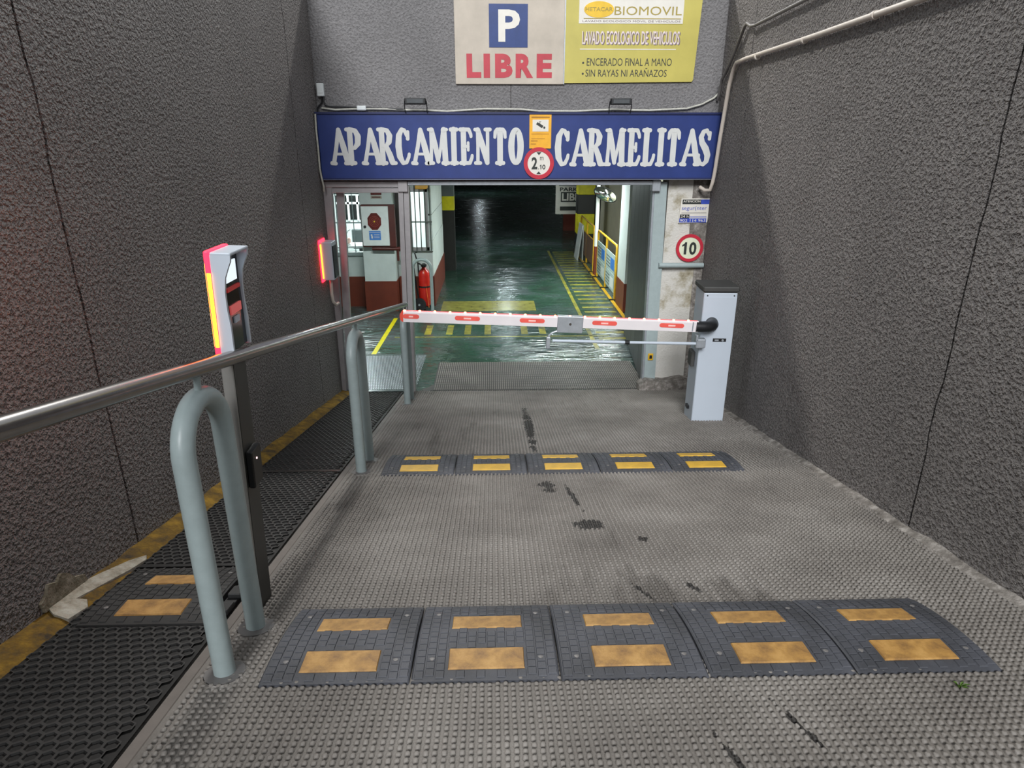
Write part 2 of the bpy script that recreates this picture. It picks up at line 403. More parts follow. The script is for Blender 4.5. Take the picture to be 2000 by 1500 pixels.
for dz in (.012, -.01):
    for y, k in fp: x = -1.672-.12*k; fv.append((x, y, zr(y)-.006+.036*k+dz))
nf = len(fp)
MB().add(fv, [tuple(range(nf)), tuple(range(2*nf-1, nf-1, -1))] + [(i, nf+i, nf+(i+1) % nf, (i+1) % nf) for i in range(nf)]).build('margin_patch', 'patch', t)

# garage shell
structure(tag(MB().box(-6, 6, 7.45, 46, 1.02, 1.3).build('ceiling', 'ceil'), 'dark concrete garage ceiling'))
structure(tag(MB().box(-6, 6, 45.8, 46, ZF, 1.05).build('wall_back', 'dark_wall'), 'dark far end wall of the garage'))
structure(tag(MB().box(-6.2, -6, 7.4, 46, ZF, 1.3).build('wall_far_left', 'dark_wall'), 'dark garage side wall behind the booth'))
structure(tag(MB().box(-6, -1.85, 7.40, 7.6, ZF, 1.3).build('wall_inner_left', 'white_wall'), 'inner face of the front wall beside the pedestrian door'))
wi = MB().box(2.95, 3.1, 7.6, 18.5, ZF, 1.05).build('wall_inner_right', 'cream_wall'); structure(wi); tag(wi, 'cream painted wall behind the walkway railing')
structure(tag(MB().box(2.6, 6, 18.5, 18.7, ZF, 1.05).build('wall_inner_cross', 'dark_wall'), 'dark cross wall behind the striped column'))

# ------------------------------------------------------------------ ramp mats
def studs(name, x0f, x1f, y0, y1, pitch, parent, mat):
    # rows of small moulded studs, one joined mesh
    import numpy as np
    V = []; F = []; cnt = 0
    ym = y0+pitch*int((3.4-y0)/pitch)
    for n, ya, yb in ((10, y0, ym), (6, ym, y1)):
        ang = np.arange(n)*2*np.pi/n + np.pi/n
        ring0 = np.stack([np.cos(ang)*.0092, np.sin(ang)*.0094, np.full(n, -.002)], 1)
        ring1 = np.stack([np.cos(ang)*.0084, np.sin(ang)*.0080+.0008, np.full(n, .0050)], 1)
        ring2 = np.stack([np.cos(ang)*.0058, np.sin(ang)*.0046+.0024, np.full(n, .0088)], 1)
        tv = np.concatenate([ring0, ring1, ring2]); tf = []
        for q in range(2):
            for k in range(n): tf.append((q*n+k, q*n+(k+1) % n, q*n+n+(k+1) % n, q*n+n+k))
        cap = tuple(range(2*n, 3*n))
        P = []
        yy = ya
        while yy < yb-.2*pitch:
            a, b = x0f(yy), x1f(yy); k = int(math.ceil(a/pitch))
            while k*pitch < b: P.append((k*pitch, yy, -S*yy)); k += 1
            yy += pitch
        P = np.array(P); rs = np.random.RandomState(1); P += rs.normal(0, .0007, P.shape)
        sc_ = rs.normal(1, .12, (len(P), 1)); TV = np.repeat(tv[None], len(P), 0); TV[:, n:, 2] *= np.clip(sc_, .35, 1.2)
        VV = P[:, None, :] + TV; VV[:, :, 2] += -S*tv[None, :, 1]
        V.append(VV.reshape(-1, 3)); F.append((np.array(tf), cap, len(P), 3*n, cnt)); cnt += len(P)*3*n
    V = np.concatenate(V); idx = []; ls = []
    for tf, cap, N, sv, off in F:
        base = (off+np.arange(N)*sv)
        q = (base[:, None, None]+tf[None]).reshape(-1); idx.append(q); ls.append(np.full(N*len(tf), 4))
        c = (base[:, None]+np.array(cap)[None]).reshape(-1); idx.append(c); ls.append(np.full(N, len(cap)))
    idx = np.concatenate(idx).astype(np.int32); ls = np.concatenate(ls).astype(np.int32); st = np.concatenate([[0], np.cumsum(ls)[:-1]]).astype(np.int32)
    me = bpy.data.meshes.new(name); me.vertices.add(len(V)); me.vertices.foreach_set('co', V.astype(np.float32).ravel())
    me.loops.add(len(idx)); me.loops.foreach_set('vertex_index', idx)
    me.polygons.add(len(ls)); me.polygons.foreach_set('loop_start', st)
    me.update(calc_edges=True); me.validate()
    me.materials.append(M[mat])
    o = bpy.data.objects.new(name, me); COL.objects.link(o); o.parent = parent; o['kind'] = 'stuff'; return o
mat_t = thing('rubber_mat', (0, 0, 0), 'worn grey rubber mat with rows of small round studs covering the ramp lane', 'mat')
strip_quad(lambda y: -1.03, lambda y: xr(y)-.02, YS[:-2], 0).build('mat_sheet', 'stud_base', mat_t)
studs('studs', lambda y: -1.005, lambda y: xr(y)-.04, -.1, 7.29, .0255, mat_t, 'stud')
strip_quad(lambda y: -.9 if y < 7.31 else -.74, lambda y: 1.80, [7.30, 7.5, 8.0, 8.36], .006).build('mat_sheet', plain('dark_ribbed_mat', '35322f', .6, var=.2, scale=3), mat_t)
m = MB()
for k in range(104):
    x = -.72+k*.0245
    for q in range(12): m.box(x, x+.011, 7.32+q*.086, 7.32+q*.086+.07, ZF+.004, ZF+.014)
o = m.build('ribs', 'stud', mat_t); o['kind'] = 'stuff'
em = MB(); v = []; f = []
for y in YS[:-2]: v += [(-1.068, y, zr(y)-.01), (-1.06, y, zr(y)+.003), (-1.024, y, zr(y)+.003), (-1.018, y, zr(y)-.004)]
for i in range(len(YS)-3):
    for k in range(3): f.append((4*i+k, 4*i+k+1, 4*i+5+k, 4*i+4+k))
em.add(v, f); em.build('edge_strip', plain('worn_mat_edge', '665f59', .6, var=.2, scale=6), mat_t)

hm = thing('honeycomb_mat', (0, 0, 0), 'black honeycomb rubber mat on the narrow walkway beside the left wall', 'mat')
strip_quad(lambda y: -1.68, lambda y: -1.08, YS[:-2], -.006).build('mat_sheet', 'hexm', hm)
m = MB(); R_ = .026; dx = R_*math.sqrt(3); row = 0; y = .2
while y < 7.25:
    x = -1.655+(dx/2 if row % 2 else 0)
    while x < -1.105:
        v = []
        for rr, dz in ((R_*1.0, .001), (R_*.80, .001), (R_*.70, -.007)):
            for k in range(6):
                a = math.radians(30+60*k); yy = y+rr*math.sin(a); v.append((x+rr*math.cos(a), yy, zr(yy)+dz))
        f = []
        for q in range(2):
            for k in range(6): f.append((q*6+k, q*6+(k+1) % 6, q*6+6+(k+1) % 6, q*6+6+k))
        m.add(v, f); x += dx
    y += R_*1.5; row += 1
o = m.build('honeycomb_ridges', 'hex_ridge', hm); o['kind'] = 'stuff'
MB().add([(-1.66, 4.10, zr(4.10)+.004), (-1.08, 4.10, zr(4.10)+.004), (-1.08, 4.14, zr(4.14)+.004), (-1.66, 4.14, zr(4.14)+.004)], [(0, 1, 2, 3)]).build('metal_joint_strip', 'stainless', hm)
for yy in (2.62,):
    MB().box(-1.66, -1.08, yy, yy+.02, zr(yy)-.01, zr(yy)+.004).build('sheet_joint', 'hexm', hm)
# chequer floor just inside the pedestrian door
m = MB(); m.box(-1.78, -.94, 7.30, 8.75, ZF-.01, ZF+.004)
ck = thing('ribbed_floor_plate', (-1.36, 7.3, ZF), 'shiny ribbed grey floor plate inside the pedestrian door', 'floor plate')
m.build('plate', plain('shiny_grey_plate', '55605e', .25, .3, var=.2, scale=5), ck)
m = MB()
for i in range(40):
    for k in range(24):
        x = -1.76+i*.0205+(.01 if k % 2 else 0); y = 7.36+k*.055
        m.box(x, x+.010, y, y+.04, ZF+.003, ZF+.009)
o = m.build('ribs', M['galv'], ck); o['kind'] = 'stuff'

# ------------------------------------------------------------------ speed bumps
def hump(y): return .008+.026*math.sin(math.pi*min(1, max(0, y/.5)))**.8
M['hump_shaded'] = plain('shaded_black_rubber', '242322', .55, var=.25, scale=8)  # darker copy of the hump rubber, walkway shade put into the colour
def make_module(insert, rub='hump'):
    m = MB(); n = 16; v = []; f = []
    for i in range(n+1):
        y = .5*i/n; z = hump(y)
        v += [(.003, y, -.012), (.003, y, z-.004), (.008, y, z), (.492, y, z), (.497, y, z-.004), (.497, y, -.012)]
    for i in range(n):
        for k in range(5): f.append((6*i+k, 6*i+1+k, 6*i+7+k, 6*i+6+k)[::-1])
    f += [tuple(range(6)), tuple(range(6*n+5, 6*n-1, -1))]
    m.add(v, f)
    p = .0345
    for i in range(14):
        for k in range(14):
            x = .010+i*p; y = .010+k*p+(.010 if i % 2 else 0)
            if y+.031 > .495: continue
            if .108 < x+.017 < .397 and (.036 < y+.017 < .166 or .272 < y+.017 < .391): continue
            a, b, c, d = x+.0018, x+p-.0018, y+.0018, y+p-.0018
            q = [(a, c), (b, c), (b, d), (a, d)]
            v = [(s_, t_, hump(t_)-.001) for s_, t_ in q] + [(s_+(.002 if s_ == a else -.002), t_+(.002 if t_ == c else -.002), hump(t_)+.0035) for s_, t_ in q]
            m.add(v, [(4, 5, 6, 7), (0, 1, 5, 4), (1, 2, 6, 5), (2, 3, 7, 6), (3, 0, 4, 7)])
    parts = [m.build('rubber_module', rub)]
    for ya, yb in ((.052, .150), (.288, .375)):
        q = MB(); v = []
        for y in (ya, yb):
            for x in (.125, .380): v.append((x, y, hump(y)+.005))
        for y in (ya-.004, yb+.004):
            for x in (.121, .384): v.append((x, y, hump(y)-.002))
        q.add(v, [(0, 1, 3, 2), (0, 2, 6, 4), (1, 5, 7, 3), (0, 4, 5, 1), (2, 3, 7, 6)])
        o = q.build('reflective_insert', insert, parts[0])
    for x in (.065, .44):
        for y in (.10, .40):
            o = MB().lathe((x, y, hump(y)), [(.009, -.002), (.009, .004), (.006, .005)], 10).build('bolt', M['conduit_grey'], parts[0], 30)
    return parts[0]
mods = {}
def speed_bump(x0, y0, count, insert, label, rub='hump'):
    t = thing('speed_bump', (x0, y0, zr(y0)), label, 'speed bump', None, (TILT, 0, 0))
    for i in range(count):
        k = insert+rub
        if k not in mods: mods[k] = make_module(insert, rub); o = mods[k]; o.parent = t
        else: o = copy_tree(mods[k], t)
        o.location = (i*.5, 0, 0)
    return t
speed_bump(-.79, 1.70, 5, 'insert', 'black rubber speed bump of five modules nearest the camera with amber inserts')
speed_bump(-.78, 3.98, 5, 'insert_far', 'black rubber speed bump of five modules further down near the boom cabinet')
sb = speed_bump(-1.63, 2.10, 1, 'insert', 'single black rubber hump module on the narrow walkway by the left wall', 'hump_shaded')
MB().box(.50, .55, .03, .46, -.012, .006, bev=.003).build('end_coupler', 'rubber', sb, local=True)
for yy in (.06, .20, .34): MB().box(.505, .56, yy, yy+.08, .004, .026, bev=.004).build('coupler_tooth', 'rubber', sb, local=True)

# ------------------------------------------------------------------ hoops and handrail
def hoop_parts(t, yc, x, zb0, zb1, ztop, half, r, plane='yz'):
    R = half
    if plane == 'yz':
        pts = [(x, yc-half, zb0-.02), (x, yc-half, zb0+.3)] + arc((yc, ztop-r-R), R, 180, 0, 20, 'yz', x) + [(x, yc+half, zb1+.3), (x, yc+half, zb1-.02)]
    else:
        pts = [(x-half, yc, zb0-.01), (x-half, yc, zb0+.2)] + arc((x, ztop-r-R), R, 180, 0, 20, 'xz', yc) + [(x+half, yc, zb1+.2), (x+half, yc, zb1-.01)]
    MB().tube(pts, r, 20).build('tube', 'steel_paint', t, 60)
def base_plate(t, x, y, r):
    m = MB(); v = []
    n = 24
    for rr, dz in ((r*1.9, -.002), (r*1.9, .008), (r*1.0, .010)):
        for k in range(n):
            a = 2*math.pi*k/n; yy = y+rr*math.sin(a); v.append((x+rr*math.cos(a), yy, zr(yy)+dz))
    f = [tuple(range(2*n, 3*n))]
    for q in range(2):
        for k in range(n): f.append((q*n+k, q*n+(k+1) % n, q*n+n+(k+1) % n, q*n+n+k))
    m.add(v, f); m.build('base_flange', 'conduit_grey', t, 40)
    m = MB(); v = []; random.seed(int(y*100))
    for rr, dz in ((1.9, .006), (2.7, -.001)):
        for k in range(n):
            a = 2*math.pi*k/n; q = r*rr*(1+random.uniform(-.08, .08)*(rr > 2)); yy = y+q*math.sin(a)-.006; v.append((x+q*math.cos(a), yy, zr(yy)+dz))
    m.add(v, [(k, n+k, n+(k+1) % n, (k+1) % n) for k in range(n)]); m.build('mortar_collar', 'concrete_pale', t)
for yc, lab in ((1.925, 'grey painted steel hoop nearest the camera beside the ticket terminal post'), (4.22, 'grey painted steel hoop beside the further speed bump under the handrail'), (6.64, 'grey painted steel hoop behind the tip of the boom arm')):
    t = thing('safety_hoop', (-.925, yc, zr(yc)), lab, 'hoop', 'hoops along the handrail')
    top = zr(yc)+1.01
    hoop_parts(t, yc, -.925, zr(yc-.145), zr(yc+.145), top, .145, .035)
    base_plate(t, -.925, yc-.145, .035); base_plate(t, -.925, yc+.145, .035)
    MB().tube([(-.918, yc, top-.01), (-.912, yc, top+.05)], .011, 10).build('rail_stub', 'steel_paint', t, 60)
hr = thing('handrail', (-.91, 4, zr(4)+1.08), 'round stainless steel handrail sloping down along the grey hoops', 'handrail')
MB().tube([(-.915, .2, zr(.2)+1.075), (-.91, 2, zr(2)+1.075), (-.908, 4.2, zr(4.2)+1.075), (-.912, 6.66, zr(6.66)+1.075)], .025, 20).build('rail', 'stainless', hr, 60)
MB().tube([(-.912, 6.655, zr(6.655)+1.075), (-.912, 6.675, zr(6.675)+1.075)], .0265, 16).build('end_cap', 'steel_paint', hr, 60)

# ------------------------------------------------------------------ ticket terminal
KX, KY = -.985, 2.21
t = thing('ticket_terminal', (KX, KY, zr(KY)), 'grey ticket terminal on a post with a glowing red light band and hood', 'ticket terminal', None, (0, math.radians(2.0), 0))
H0 = 1.085; H1 = 1.432
MB().box(-.012, .03, 0, .125, -.04, H0+.05, bev=.003).build('post', plain('terminal_post_paint', '8b8a86', .4, .3, var=.1), t, local=True)
MB().box(.0301, .032, .006, .119, -.02, H0-.01).build('post_door', plain('dark_post_panel', '33332f', .4, .2), t, local=True)
pb = MB().box(.032, .058, .015, .105, .55, .70, bev=.004).build('sensor_box', 'black', t, local=True)
MB().disc((.055, .66), .004, 'x', .058, .0595, 12).build('indicator_lamp', emit('pink_indicator', (1, .6, .6, 1), 4), pb, local=True)
prof = [(.0, H0), (.040, H0), (.039, H0+.10), (.034, H0+.16), (.033, H0+.22), (.038, H0+.27), (.050, H0+.305), (.058, H0+.325), (.060, H1), (.0, H1)]
for ya, yb in ((-.008, .004), (.152, .164)):
    MB().prism([(a*1.12, z) for a, z in prof], 'y', ya, yb).build('side_panel', 'cabinet', t, local=True)
MB().box(0, .068, -.008, .164, H1-.002, H1+.008, bev=.003).build('hood', 'cabinet', t, local=True)
fc = MB().prism([(.0, H0+.005), (.034, H0+.005), (.031, H0+.16), (.028, H0+.25), (.028, H1-.01), (.0, H1-.01)], 'y', .004, .152).build('front_panel', 'black_gloss', t, local=True)
MB().box(.026, .032, .03, .125, H0+.245, H0+.315).build('screen', 'screen', fc, local=True)
MB().box(.028, .037, .03, .125, H0+.135, H0+.165).build('ticket_slot', emit('red_slot', (1, .12, .12, 1), .25, '88605c'), fc, local=True)
MB().box(.026, .036, .02, .135, H0+.215, H0+.228).build('red_trim', emit('red_trim_light', (1, .03, .03, 1), .12, '601818'), fc, local=True)
MB().box(.030, .037, .055, .10, H0+.10, H0+.122).build('card_reader', 'cabinet', fc, local=True)
MB().box(-.020, -.001, -.010, .166, H0-.01, H1+.012, bev=.004).build('light_casing', 'strip_red', t, local=True)
MB().box(-.014, -.002, -.0135, -.009, H0+.03, H1-.06).build('light_strip', 'strip', t, local=True)
MB().box(-.0235, -.0195, .0, .155, H0+.03, H1-.03).build('light_strip', 'strip', t, local=True)

# wall mounted terminal at the far end of the left wall
t = thing('wall_terminal', (-1.70, 7.0, -.02), 'small wall terminal with a glowing red edge beside the door frame', 'terminal')
MB().box(-1.775, -1.66, 6.86, 7.06, -.02, .37, bev=.006).build('body', 'cabinet', t)
MB().box(-1.79, -1.776, 6.84, 7.08, -.04, .39, bev=.004).build('light_casing', 'strip_red', t)
MB().box(-1.776, -1.765, 6.852, 6.858, -.0, .35).build('light_strip', 'strip', t)
MB().box(-1.66, -1.652, 6.88, 7.04, .0, .33).build('front_panel', 'black_gloss', t)
MB().tube([(-1.72, 6.95, -.02), (-1.725, 6.95, -.18), (-1.72, 6.96, -.27), (-1.70, 6.99, -.31), (-1.68, 7.03, -.30)], .017, 10).build('conduit', 'conduit', t, 60)

# ------------------------------------------------------------------ boom barrier
bb = thing('boom_barrier', (1.822, 5.56, zr(5.56)), 'silver boom barrier cabinet by the right wall with a lowered white lit arm', 'barrier')
CH = 1.205
t = MB().box(0, .288, 0, .30, -.06, CH, bev=.006).build('cabinet', 'cabinet', bb, local=True); t.rotation_euler = (0, 0, math.radians(-3.5))
MB().box(.004, .284, -.003, .002, .02, CH-.035).build('front_door', 'cabinet', t, local=True)
cp = MB().box(-.012, .300, -.012, .312, CH+.012, CH+.055, bev=.008).build('cap', 'cap', t, local=True)
MB().box(.006, .282, .006, .294, CH-.001, CH+.014).build('cap_gasket', 'black', t, local=True)
lk = MB().box(.115, .232, -.008, -.002, .77, .80, bev=.003).build('lock_plate', 'black', t, local=True)
MB().disc((.20, .785), .010, 'y', -.014, -.008, 16).build('lock_cylinder', 'galv', t, local=True)
MB().box(.13, .165, -.011, -.008, .778, .792).build('lock_slot', 'galv', t, local=True)
for a in (.03, .26): MB().disc((a, CH-.022), .006, 'y', -.004, 0, 10).build('screw', 'black', t, local=True)
MB().box(-.035, 0, .10, .22, .50, .64, bev=.005).build('side_switch_box', 'cap', t, local=True)
MB().box(-.02, .0, .13, .2, .07, .10).build('side_vent', 'black', t, local=True)
br = MB().box(-.03, .035, -.035, .0, .72, .80, bev=.005).build('rod_bracket', 'galv', t, local=True)
AX0, AZ0, AX1, AZ1, AY = 1.755, -.152, -.785, -.042, 5.44
an = math.atan2(AZ1-AZ0, AX1-AX0); L = math.hypot(AX1-AX0, AZ1-AZ0)
# local x runs along -X; arm half height .046
hh = .046
m = MB(); m.prism([(-.022, -hh), (.022, -hh), (.022, hh-.012), (.010, hh), (-.010, hh), (-.022, hh-.012)], 'x', -L+.02, .0)
t = m.build('arm', 'arm', bb, 30, local=True); t.location = (AX0-1.822, AY-5.56, AZ0-zr(5.56)); t.rotation_euler = (0, -math.atan2(AZ0-AZ1, AX0-AX1), 0)
m = MB(); n = 16; m.prism([(-L+.02+.03*math.cos(math.radians(90+k*180/n)), hh*math.sin(math.radians(90+k*180/n))) for k in range(n+1)], 'y', -.024, .024); m.build('tip_cap', 'tip', t, local=True)
led_me = None
for k in range(20):
    x = -L+.03+k*.1275
    if led_me is None:
        o = MB().lathe((0, 0, 0), [(.011, -.002), (.010, .005), (.006, .009)], 10).build('led', 'led', t, 60, local=True); led_me = o.data
    else: o = bpy.data.objects.new('led', led_me); COL.objects.link(o); o.parent = t
    o.location = (x, -.004, hh)
MB().box(-L+.03, -.01, -.009, .009, hh-.001, hh+.003).build('led_channel', emit('red_led_channel', (1, .04, .04, 1), .7, 'c08080'), t, local=True)
for px in (-L+.085, -L+.56, -L+1.11, -L+1.73, -L+2.31):
    hw = .088 if px > -L+.2 else .05
    pts = [(px+s_*hw+.019*math.cos(math.radians(a))*s_, .004+.019*math.sin(math.radians(a))*s_) for s_ in (1, -1) for a in range(-90, 91, 30)]
    st = MB().prism(pts, 'y', -.0245, -.022).build('sticker', 'arm_sticker', t, local=True)
    MB().box(px-hw*.35, px+hw*.35, -.0252, -.0244, -.004, .010).build('sticker_print', plain('pale_pink_ink', 'efb9b2', .5), t, local=True)
cl = MB().box(-L+1.325, -L+1.545, -.032, .032, -hh-.045, hh+.006, bev=.004).build('clamp_plate', 'galv', t, local=True)
MB().disc((-L+1.435, -.012), .011, 'y', -.038, -.032, 14).build('clamp_bolt', 'stainless', t, local=True)
MB().tube([(-L+1.34, -.02, -hh-.03), (-L+1.29, -.02, -hh-.05), (-L+1.262, -.02, -hh-.075), (-L+1.256, -.02, -hh-.10)], .010, 10).build('hook_rod', 'galv', t, 60, local=True)
MB().box(-L+1.24, -L+1.275, -.035, .0, -hh-.19, -hh-.09, bev=.004).build('hook_block', 'galv', t, local=True)
# elbow joining the arm to the cabinet front
el = [(-.02, 0, -.003), (.04, 0, -.004), (.09, .008, -.004), (.13, .035, -.002), (.15, .075, 0), (.155, .112, .002)]
MB().tube(el, [.046, .048, .050, .052, .054, .056], 20).build('elbow', 'black', t, 60, local=True)
MB().box(-.055, -.045, -.026, -.021, -.04, .04).build('arm_joint', 'galv', t, local=True)
t = MB().tube([(.50, 5.41, -.262), (1.16, 5.44, -.292), (1.775, 5.47, -.318)], .013, 12).build('support_rod', 'cabinet', bb, 60)
MB().tube([(1.13, 5.4385, -.2905), (1.17, 5.4405, -.2925)], .019, 12).build('collar', 'black', t, 60)
MB().box(1.76, 1.845, 5.45, 5.52, -.355, -.275, bev=.006).build('end_clevis', 'galv', t)
MB().box(1.755, 1.775, 5.45, 5.50, -.29, -.24, bev=.003).build('end_tab', 'galv', t)

# ------------------------------------------------------------------ door frame and leaf
df = bpy.data.objects.new('door_1', None); COL.objects.link(df); structure(df); tag(df, 'grey aluminium frame of the pedestrian door and garage opening'); ORG[df.name] = Vector((0, 0, 0))
MB().box(-1.845, -1.745, 7.28, 7.36, ZF, .94, dx=.04).build('jamb', 'frame', df)
MB().box(-1.755, -1.675, 7.38, 7.43, ZF, .84, dx=.075).build('door_stile', 'frame', df)
MB().box(-1.045, -.995, 7.27, 7.40, ZF, .94, dx=.045).build('middle_post', 'frame', df)
MB().box(-.990, -.935, 7.28, 7.40, ZF, .94, dx=.045).build('middle_post', 'frame', df)
MB().box(-.9955, -.9895, 7.29, 7.39, ZF, .93, dx=.045).build('post_groove', 'joint', df)
MB().box(-1.80, -.99, 7.27, 7.38, .885, .945, bev=.006).build('head_rail', 'frame', df)
MB().box(-1.76, -.99, 7.29, 7.38, .828, .880, bev=.004).build('head_rail', 'frame', df)
MB().box(-.90, 1.76, 7.26, 7.36, .905, .947, bev=.006).build('track_rail', M['galv'], df)
MB().box(-1.0, -.90, 7.245, 7.27, .84, .95, bev=.004).build('corner_bracket', 'frame', df)
MB().box(1.70, 1.79, 7.25, 7.36, .84, .955, bev=.006).build('corner_bracket', 'galv', df)
MB().box(1.775, 1.905, 7.30, 7.42, ZF+.03, .93, dx=-.035).build('side_post', 'steel_paint', df)
MB().box(1.755, 1.79, 7.31, 7.40, ZF+.06, .93, dx=-.035).build('side_trim', 'galv', df)
MB().tube([(1.84, 7.28, .045), (2.1, 7.29, .042), (2.345, 7.30, .040)], .028, 12).build('cross_tube', 'steel_paint', df, 60)
MB().box(1.80, 1.86, 7.285, 7.30, -1.07, -.99, bev=.004).build('warning_plate', 'yellow', df)
MB().box(1.815, 1.845, 7.281, 7.286, -1.05, -1.01).build('warning_mark', 'black', df)
d2 = bpy.data.objects.new('door_2', None); COL.objects.link(d2); structure(d2); tag(d2, 'dark grey folding garage door leaf standing open on the right'); ORG[d2.name] = Vector((0, 0, 0))
for k in range(5):
    y0 = 7.46+k*.44; y1 = y0+.432; x0 = 1.775+.095*(y0-7.46); x1 = 1.775+.095*(y1-7.46)
    MB().prism([(x0, y0), (x1, y1), (x1+.05, y1), (x0+.05, y0)], 'z', ZF+.03, .90).build('leaf_panel', 'leaf', d2)
MB().box(1.768, 1.83, 7.42, 7.46, ZF+.02, .91).build('leaf_edge', 'galv', d2)

# ------------------------------------------------------------------ big blue sign
BY = 7.20
t = thing('parking_name_sign', (.29, BY, .97), 'wide blue sign box with off-white serif lettering above the garage opening', 'sign')
MB().box(-1.775, 2.345, BY, 7.352, .972, 1.606, bev=.01).build('sign_box', 'sign_blue', t)
fr = plain('dark_blue_frame', '1b2450', .4)
for a in ((-1.785, 2.352, 1.598, 1.618), (-1.785, 2.352, .962, .982)): MB().box(a[0], a[1], BY-.012, 7.352, a[2], a[3]).build('frame_edge', fr, t)
for a in ((-1.785, -1.768), (2.338, 2.352)): MB().box(a[0], a[1], BY-.012, 7.352, .972, 1.606).build('frame_edge', fr, t)
MB().box(-1.76, 2.33, BY-.0135, BY-.011, .9635, .967).build('frame_highlight', 'galv', t)
G = {  # letter: (width, strokes); stroke = [(x, y, half width), ...] in letter heights
 'A': (.50, [[(.08, .06, .062), (.22, .5, .058), (.31, .86, .058), (.335, .93, .065)], [(.335, .93, .066), (.47, .5, .088), (.60, .08, .088)], [(.18, .30, .04), (.50, .30, .04)], [(.015, .06, .06), (.15, .05, .055)], [(.52, .055, .058), (.66, .06, .062)]]),
 'P': (.48, [[(.15, .06, .08), (.15, .93, .08)], [(.03, .94, .055), (.20, .94, .06), (.36, .90, .07), (.44, .76, .09), (.42, .58, .085), (.30, .46, .055), (.18, .45, .045)], [(.04, .06, .06), (.28, .06, .06)]]),
 'R': (.56, [[(.15, .06, .08), (.15, .93, .08)], [(.03, .94, .055), (.20, .94, .06), (.36, .91, .065), (.44, .78, .085), (.41, .62, .08), (.30, .52, .05), (.18, .51, .045)], [(.30, .50, .07), (.42, .28, .085), (.50, .08, .085)], [(.04, .06, .06), (.27, .06, .06)], [(.50, .06, .06), (.62, .06, .055)]]),
 'C': (.50, [[(.46, .88, .05), (.45, .70, .055)], [(.42, .78, .05), (.34, .92, .055), (.24, .94, .06), (.13, .78, .085), (.10, .5, .095), (.13, .24, .09), (.24, .06, .06), (.37, .08, .055), (.46, .22, .05), (.48, .30, .045)]]),
 'M': (.74, [[(.10, .06, .055), (.13, .5, .05), (.14, .93, .055)], [(.15, .93, .075), (.28, .5, .08), (.37, .10, .06)], [(.37, .10, .045), (.48, .5, .045), (.57, .93, .05)], [(.60, .93, .085), (.62, .5, .085), (.64, .06, .085)], [(.03, .06, .055), (.18, .06, .055)], [(.55, .06, .06), (.74, .06, .06)], [(.05, .94, .05), (.16, .93, .06)], [(.58, .93, .06), (.70, .94, .05)]]),
 'I': (.26, [[(.13, .06, .082), (.13, .94, .082)], [(.03, .06, .06), (.24, .06, .06)], [(.03, .94, .06), (.24, .94, .06)]]),
 'E': (.46, [[(.14, .06, .08), (.14, .93, .08)], [(.03, .06, .06), (.36, .06, .055), (.44, .20, .05), (.45, .26, .045)], [(.03, .94, .06), (.34, .94, .055), (.41, .82, .05), (.42, .76, .045)], [(.14, .50, .045), (.31, .50, .045)], [(.31, .60, .04), (.31, .40, .04)]]),
 'N': (.60, [[(.11, .06, .052), (.12, .5, .05), (.12, .93, .055)], [(.12, .93, .075), (.30, .5, .088), (.46, .07, .07)], [(.48, .08, .05), (.48, .5, .05), (.48, .93, .052)], [(.03, .06, .055), (.20, .06, .055)], [(.02, .94, .05), (.14, .93, .06)], [(.40, .94, .055), (.57, .94, .055)]]),
 'T': (.48, [[(.25, .06, .085), (.25, .92, .085)], [(.13, .06, .06), (.37, .06, .06)], [(.06, .74, .045), (.08, .88, .055), (.14, .94, .055), (.36, .94, .055), (.42, .88, .055), (.44, .74, .045)]]),
 'O': (.54, [[(.27+.165*math.sin(a)*1.05, .5+.44*math.cos(a), .06+.035*abs(math.sin(a))) for a in [k*math.pi/12 for k in range(25)]]]),
 'L': (.46, [[(.14, .06, .082), (.14, .94, .082)], [(.03, .94, .06), (.25, .94, .06)], [(.03, .06, .06), (.34, .06, .055), (.42, .20, .05), (.44, .30, .045)]]),
 'S': (.46, [[(.41, .88, .045), (.40, .72, .05)], [(.38, .82, .05), (.28, .94, .055), (.16, .90, .065), (.09, .76, .075), (.14, .62, .085), (.29, .46, .10), (.38, .30, .09), (.36, .14, .07), (.25, .05, .055), (.13, .08, .055), (.06, .20, .05)], [(.05, .12, .045), (.05, .30, .045)]]),
}
def blob_word(word, x0, x1, z0, z1, y_, parent):
    gap = .09; tot = sum(G[c][0] for c in word)+gap*(len(word)-1); sx = (x1-x0)/tot; sz = z1-z0; x = x0
    for ch in word:
        wd, st = G[ch]; m = MB(); y = y_; 
        for s_ in st:
            P = [(x+p[0]*sx, z0+p[1]*sz, p[2]*(sx+sz)/2*1.06) for p in s_]
            for i, (a, b, r) in enumerate(P):
                y -= .00014
                m.add([(a+r*math.cos(k*math.pi/6), y, b+r*math.sin(k*math.pi/6)) for k in range(12)], [tuple(range(12))])
                if i:
                    a0, b0, r0 = P[i-1]; d = math.hypot(a-a0, b-b0) or 1; nx, nz = -(b-b0)/d, (a-a0)/d; y -= .00014
                    m.add([(a0+nx*r0, y, b0+nz*r0), (a0-nx*r0, y, b0-nz*r0), (a-nx*r, y, b-nz*r), (a+nx*r, y, b+nz*r)], [(0, 1, 2, 3)])
        m.build('letter', 'letter', parent); x += (wd+gap)*sx
blob_word('APARCAMIENTO', -1.655, .318, 1.108, 1.476, BY-.003, t)
blob_word('CARMELITAS', .648, 2.262, 1.095, 1.470, BY-.003, t)
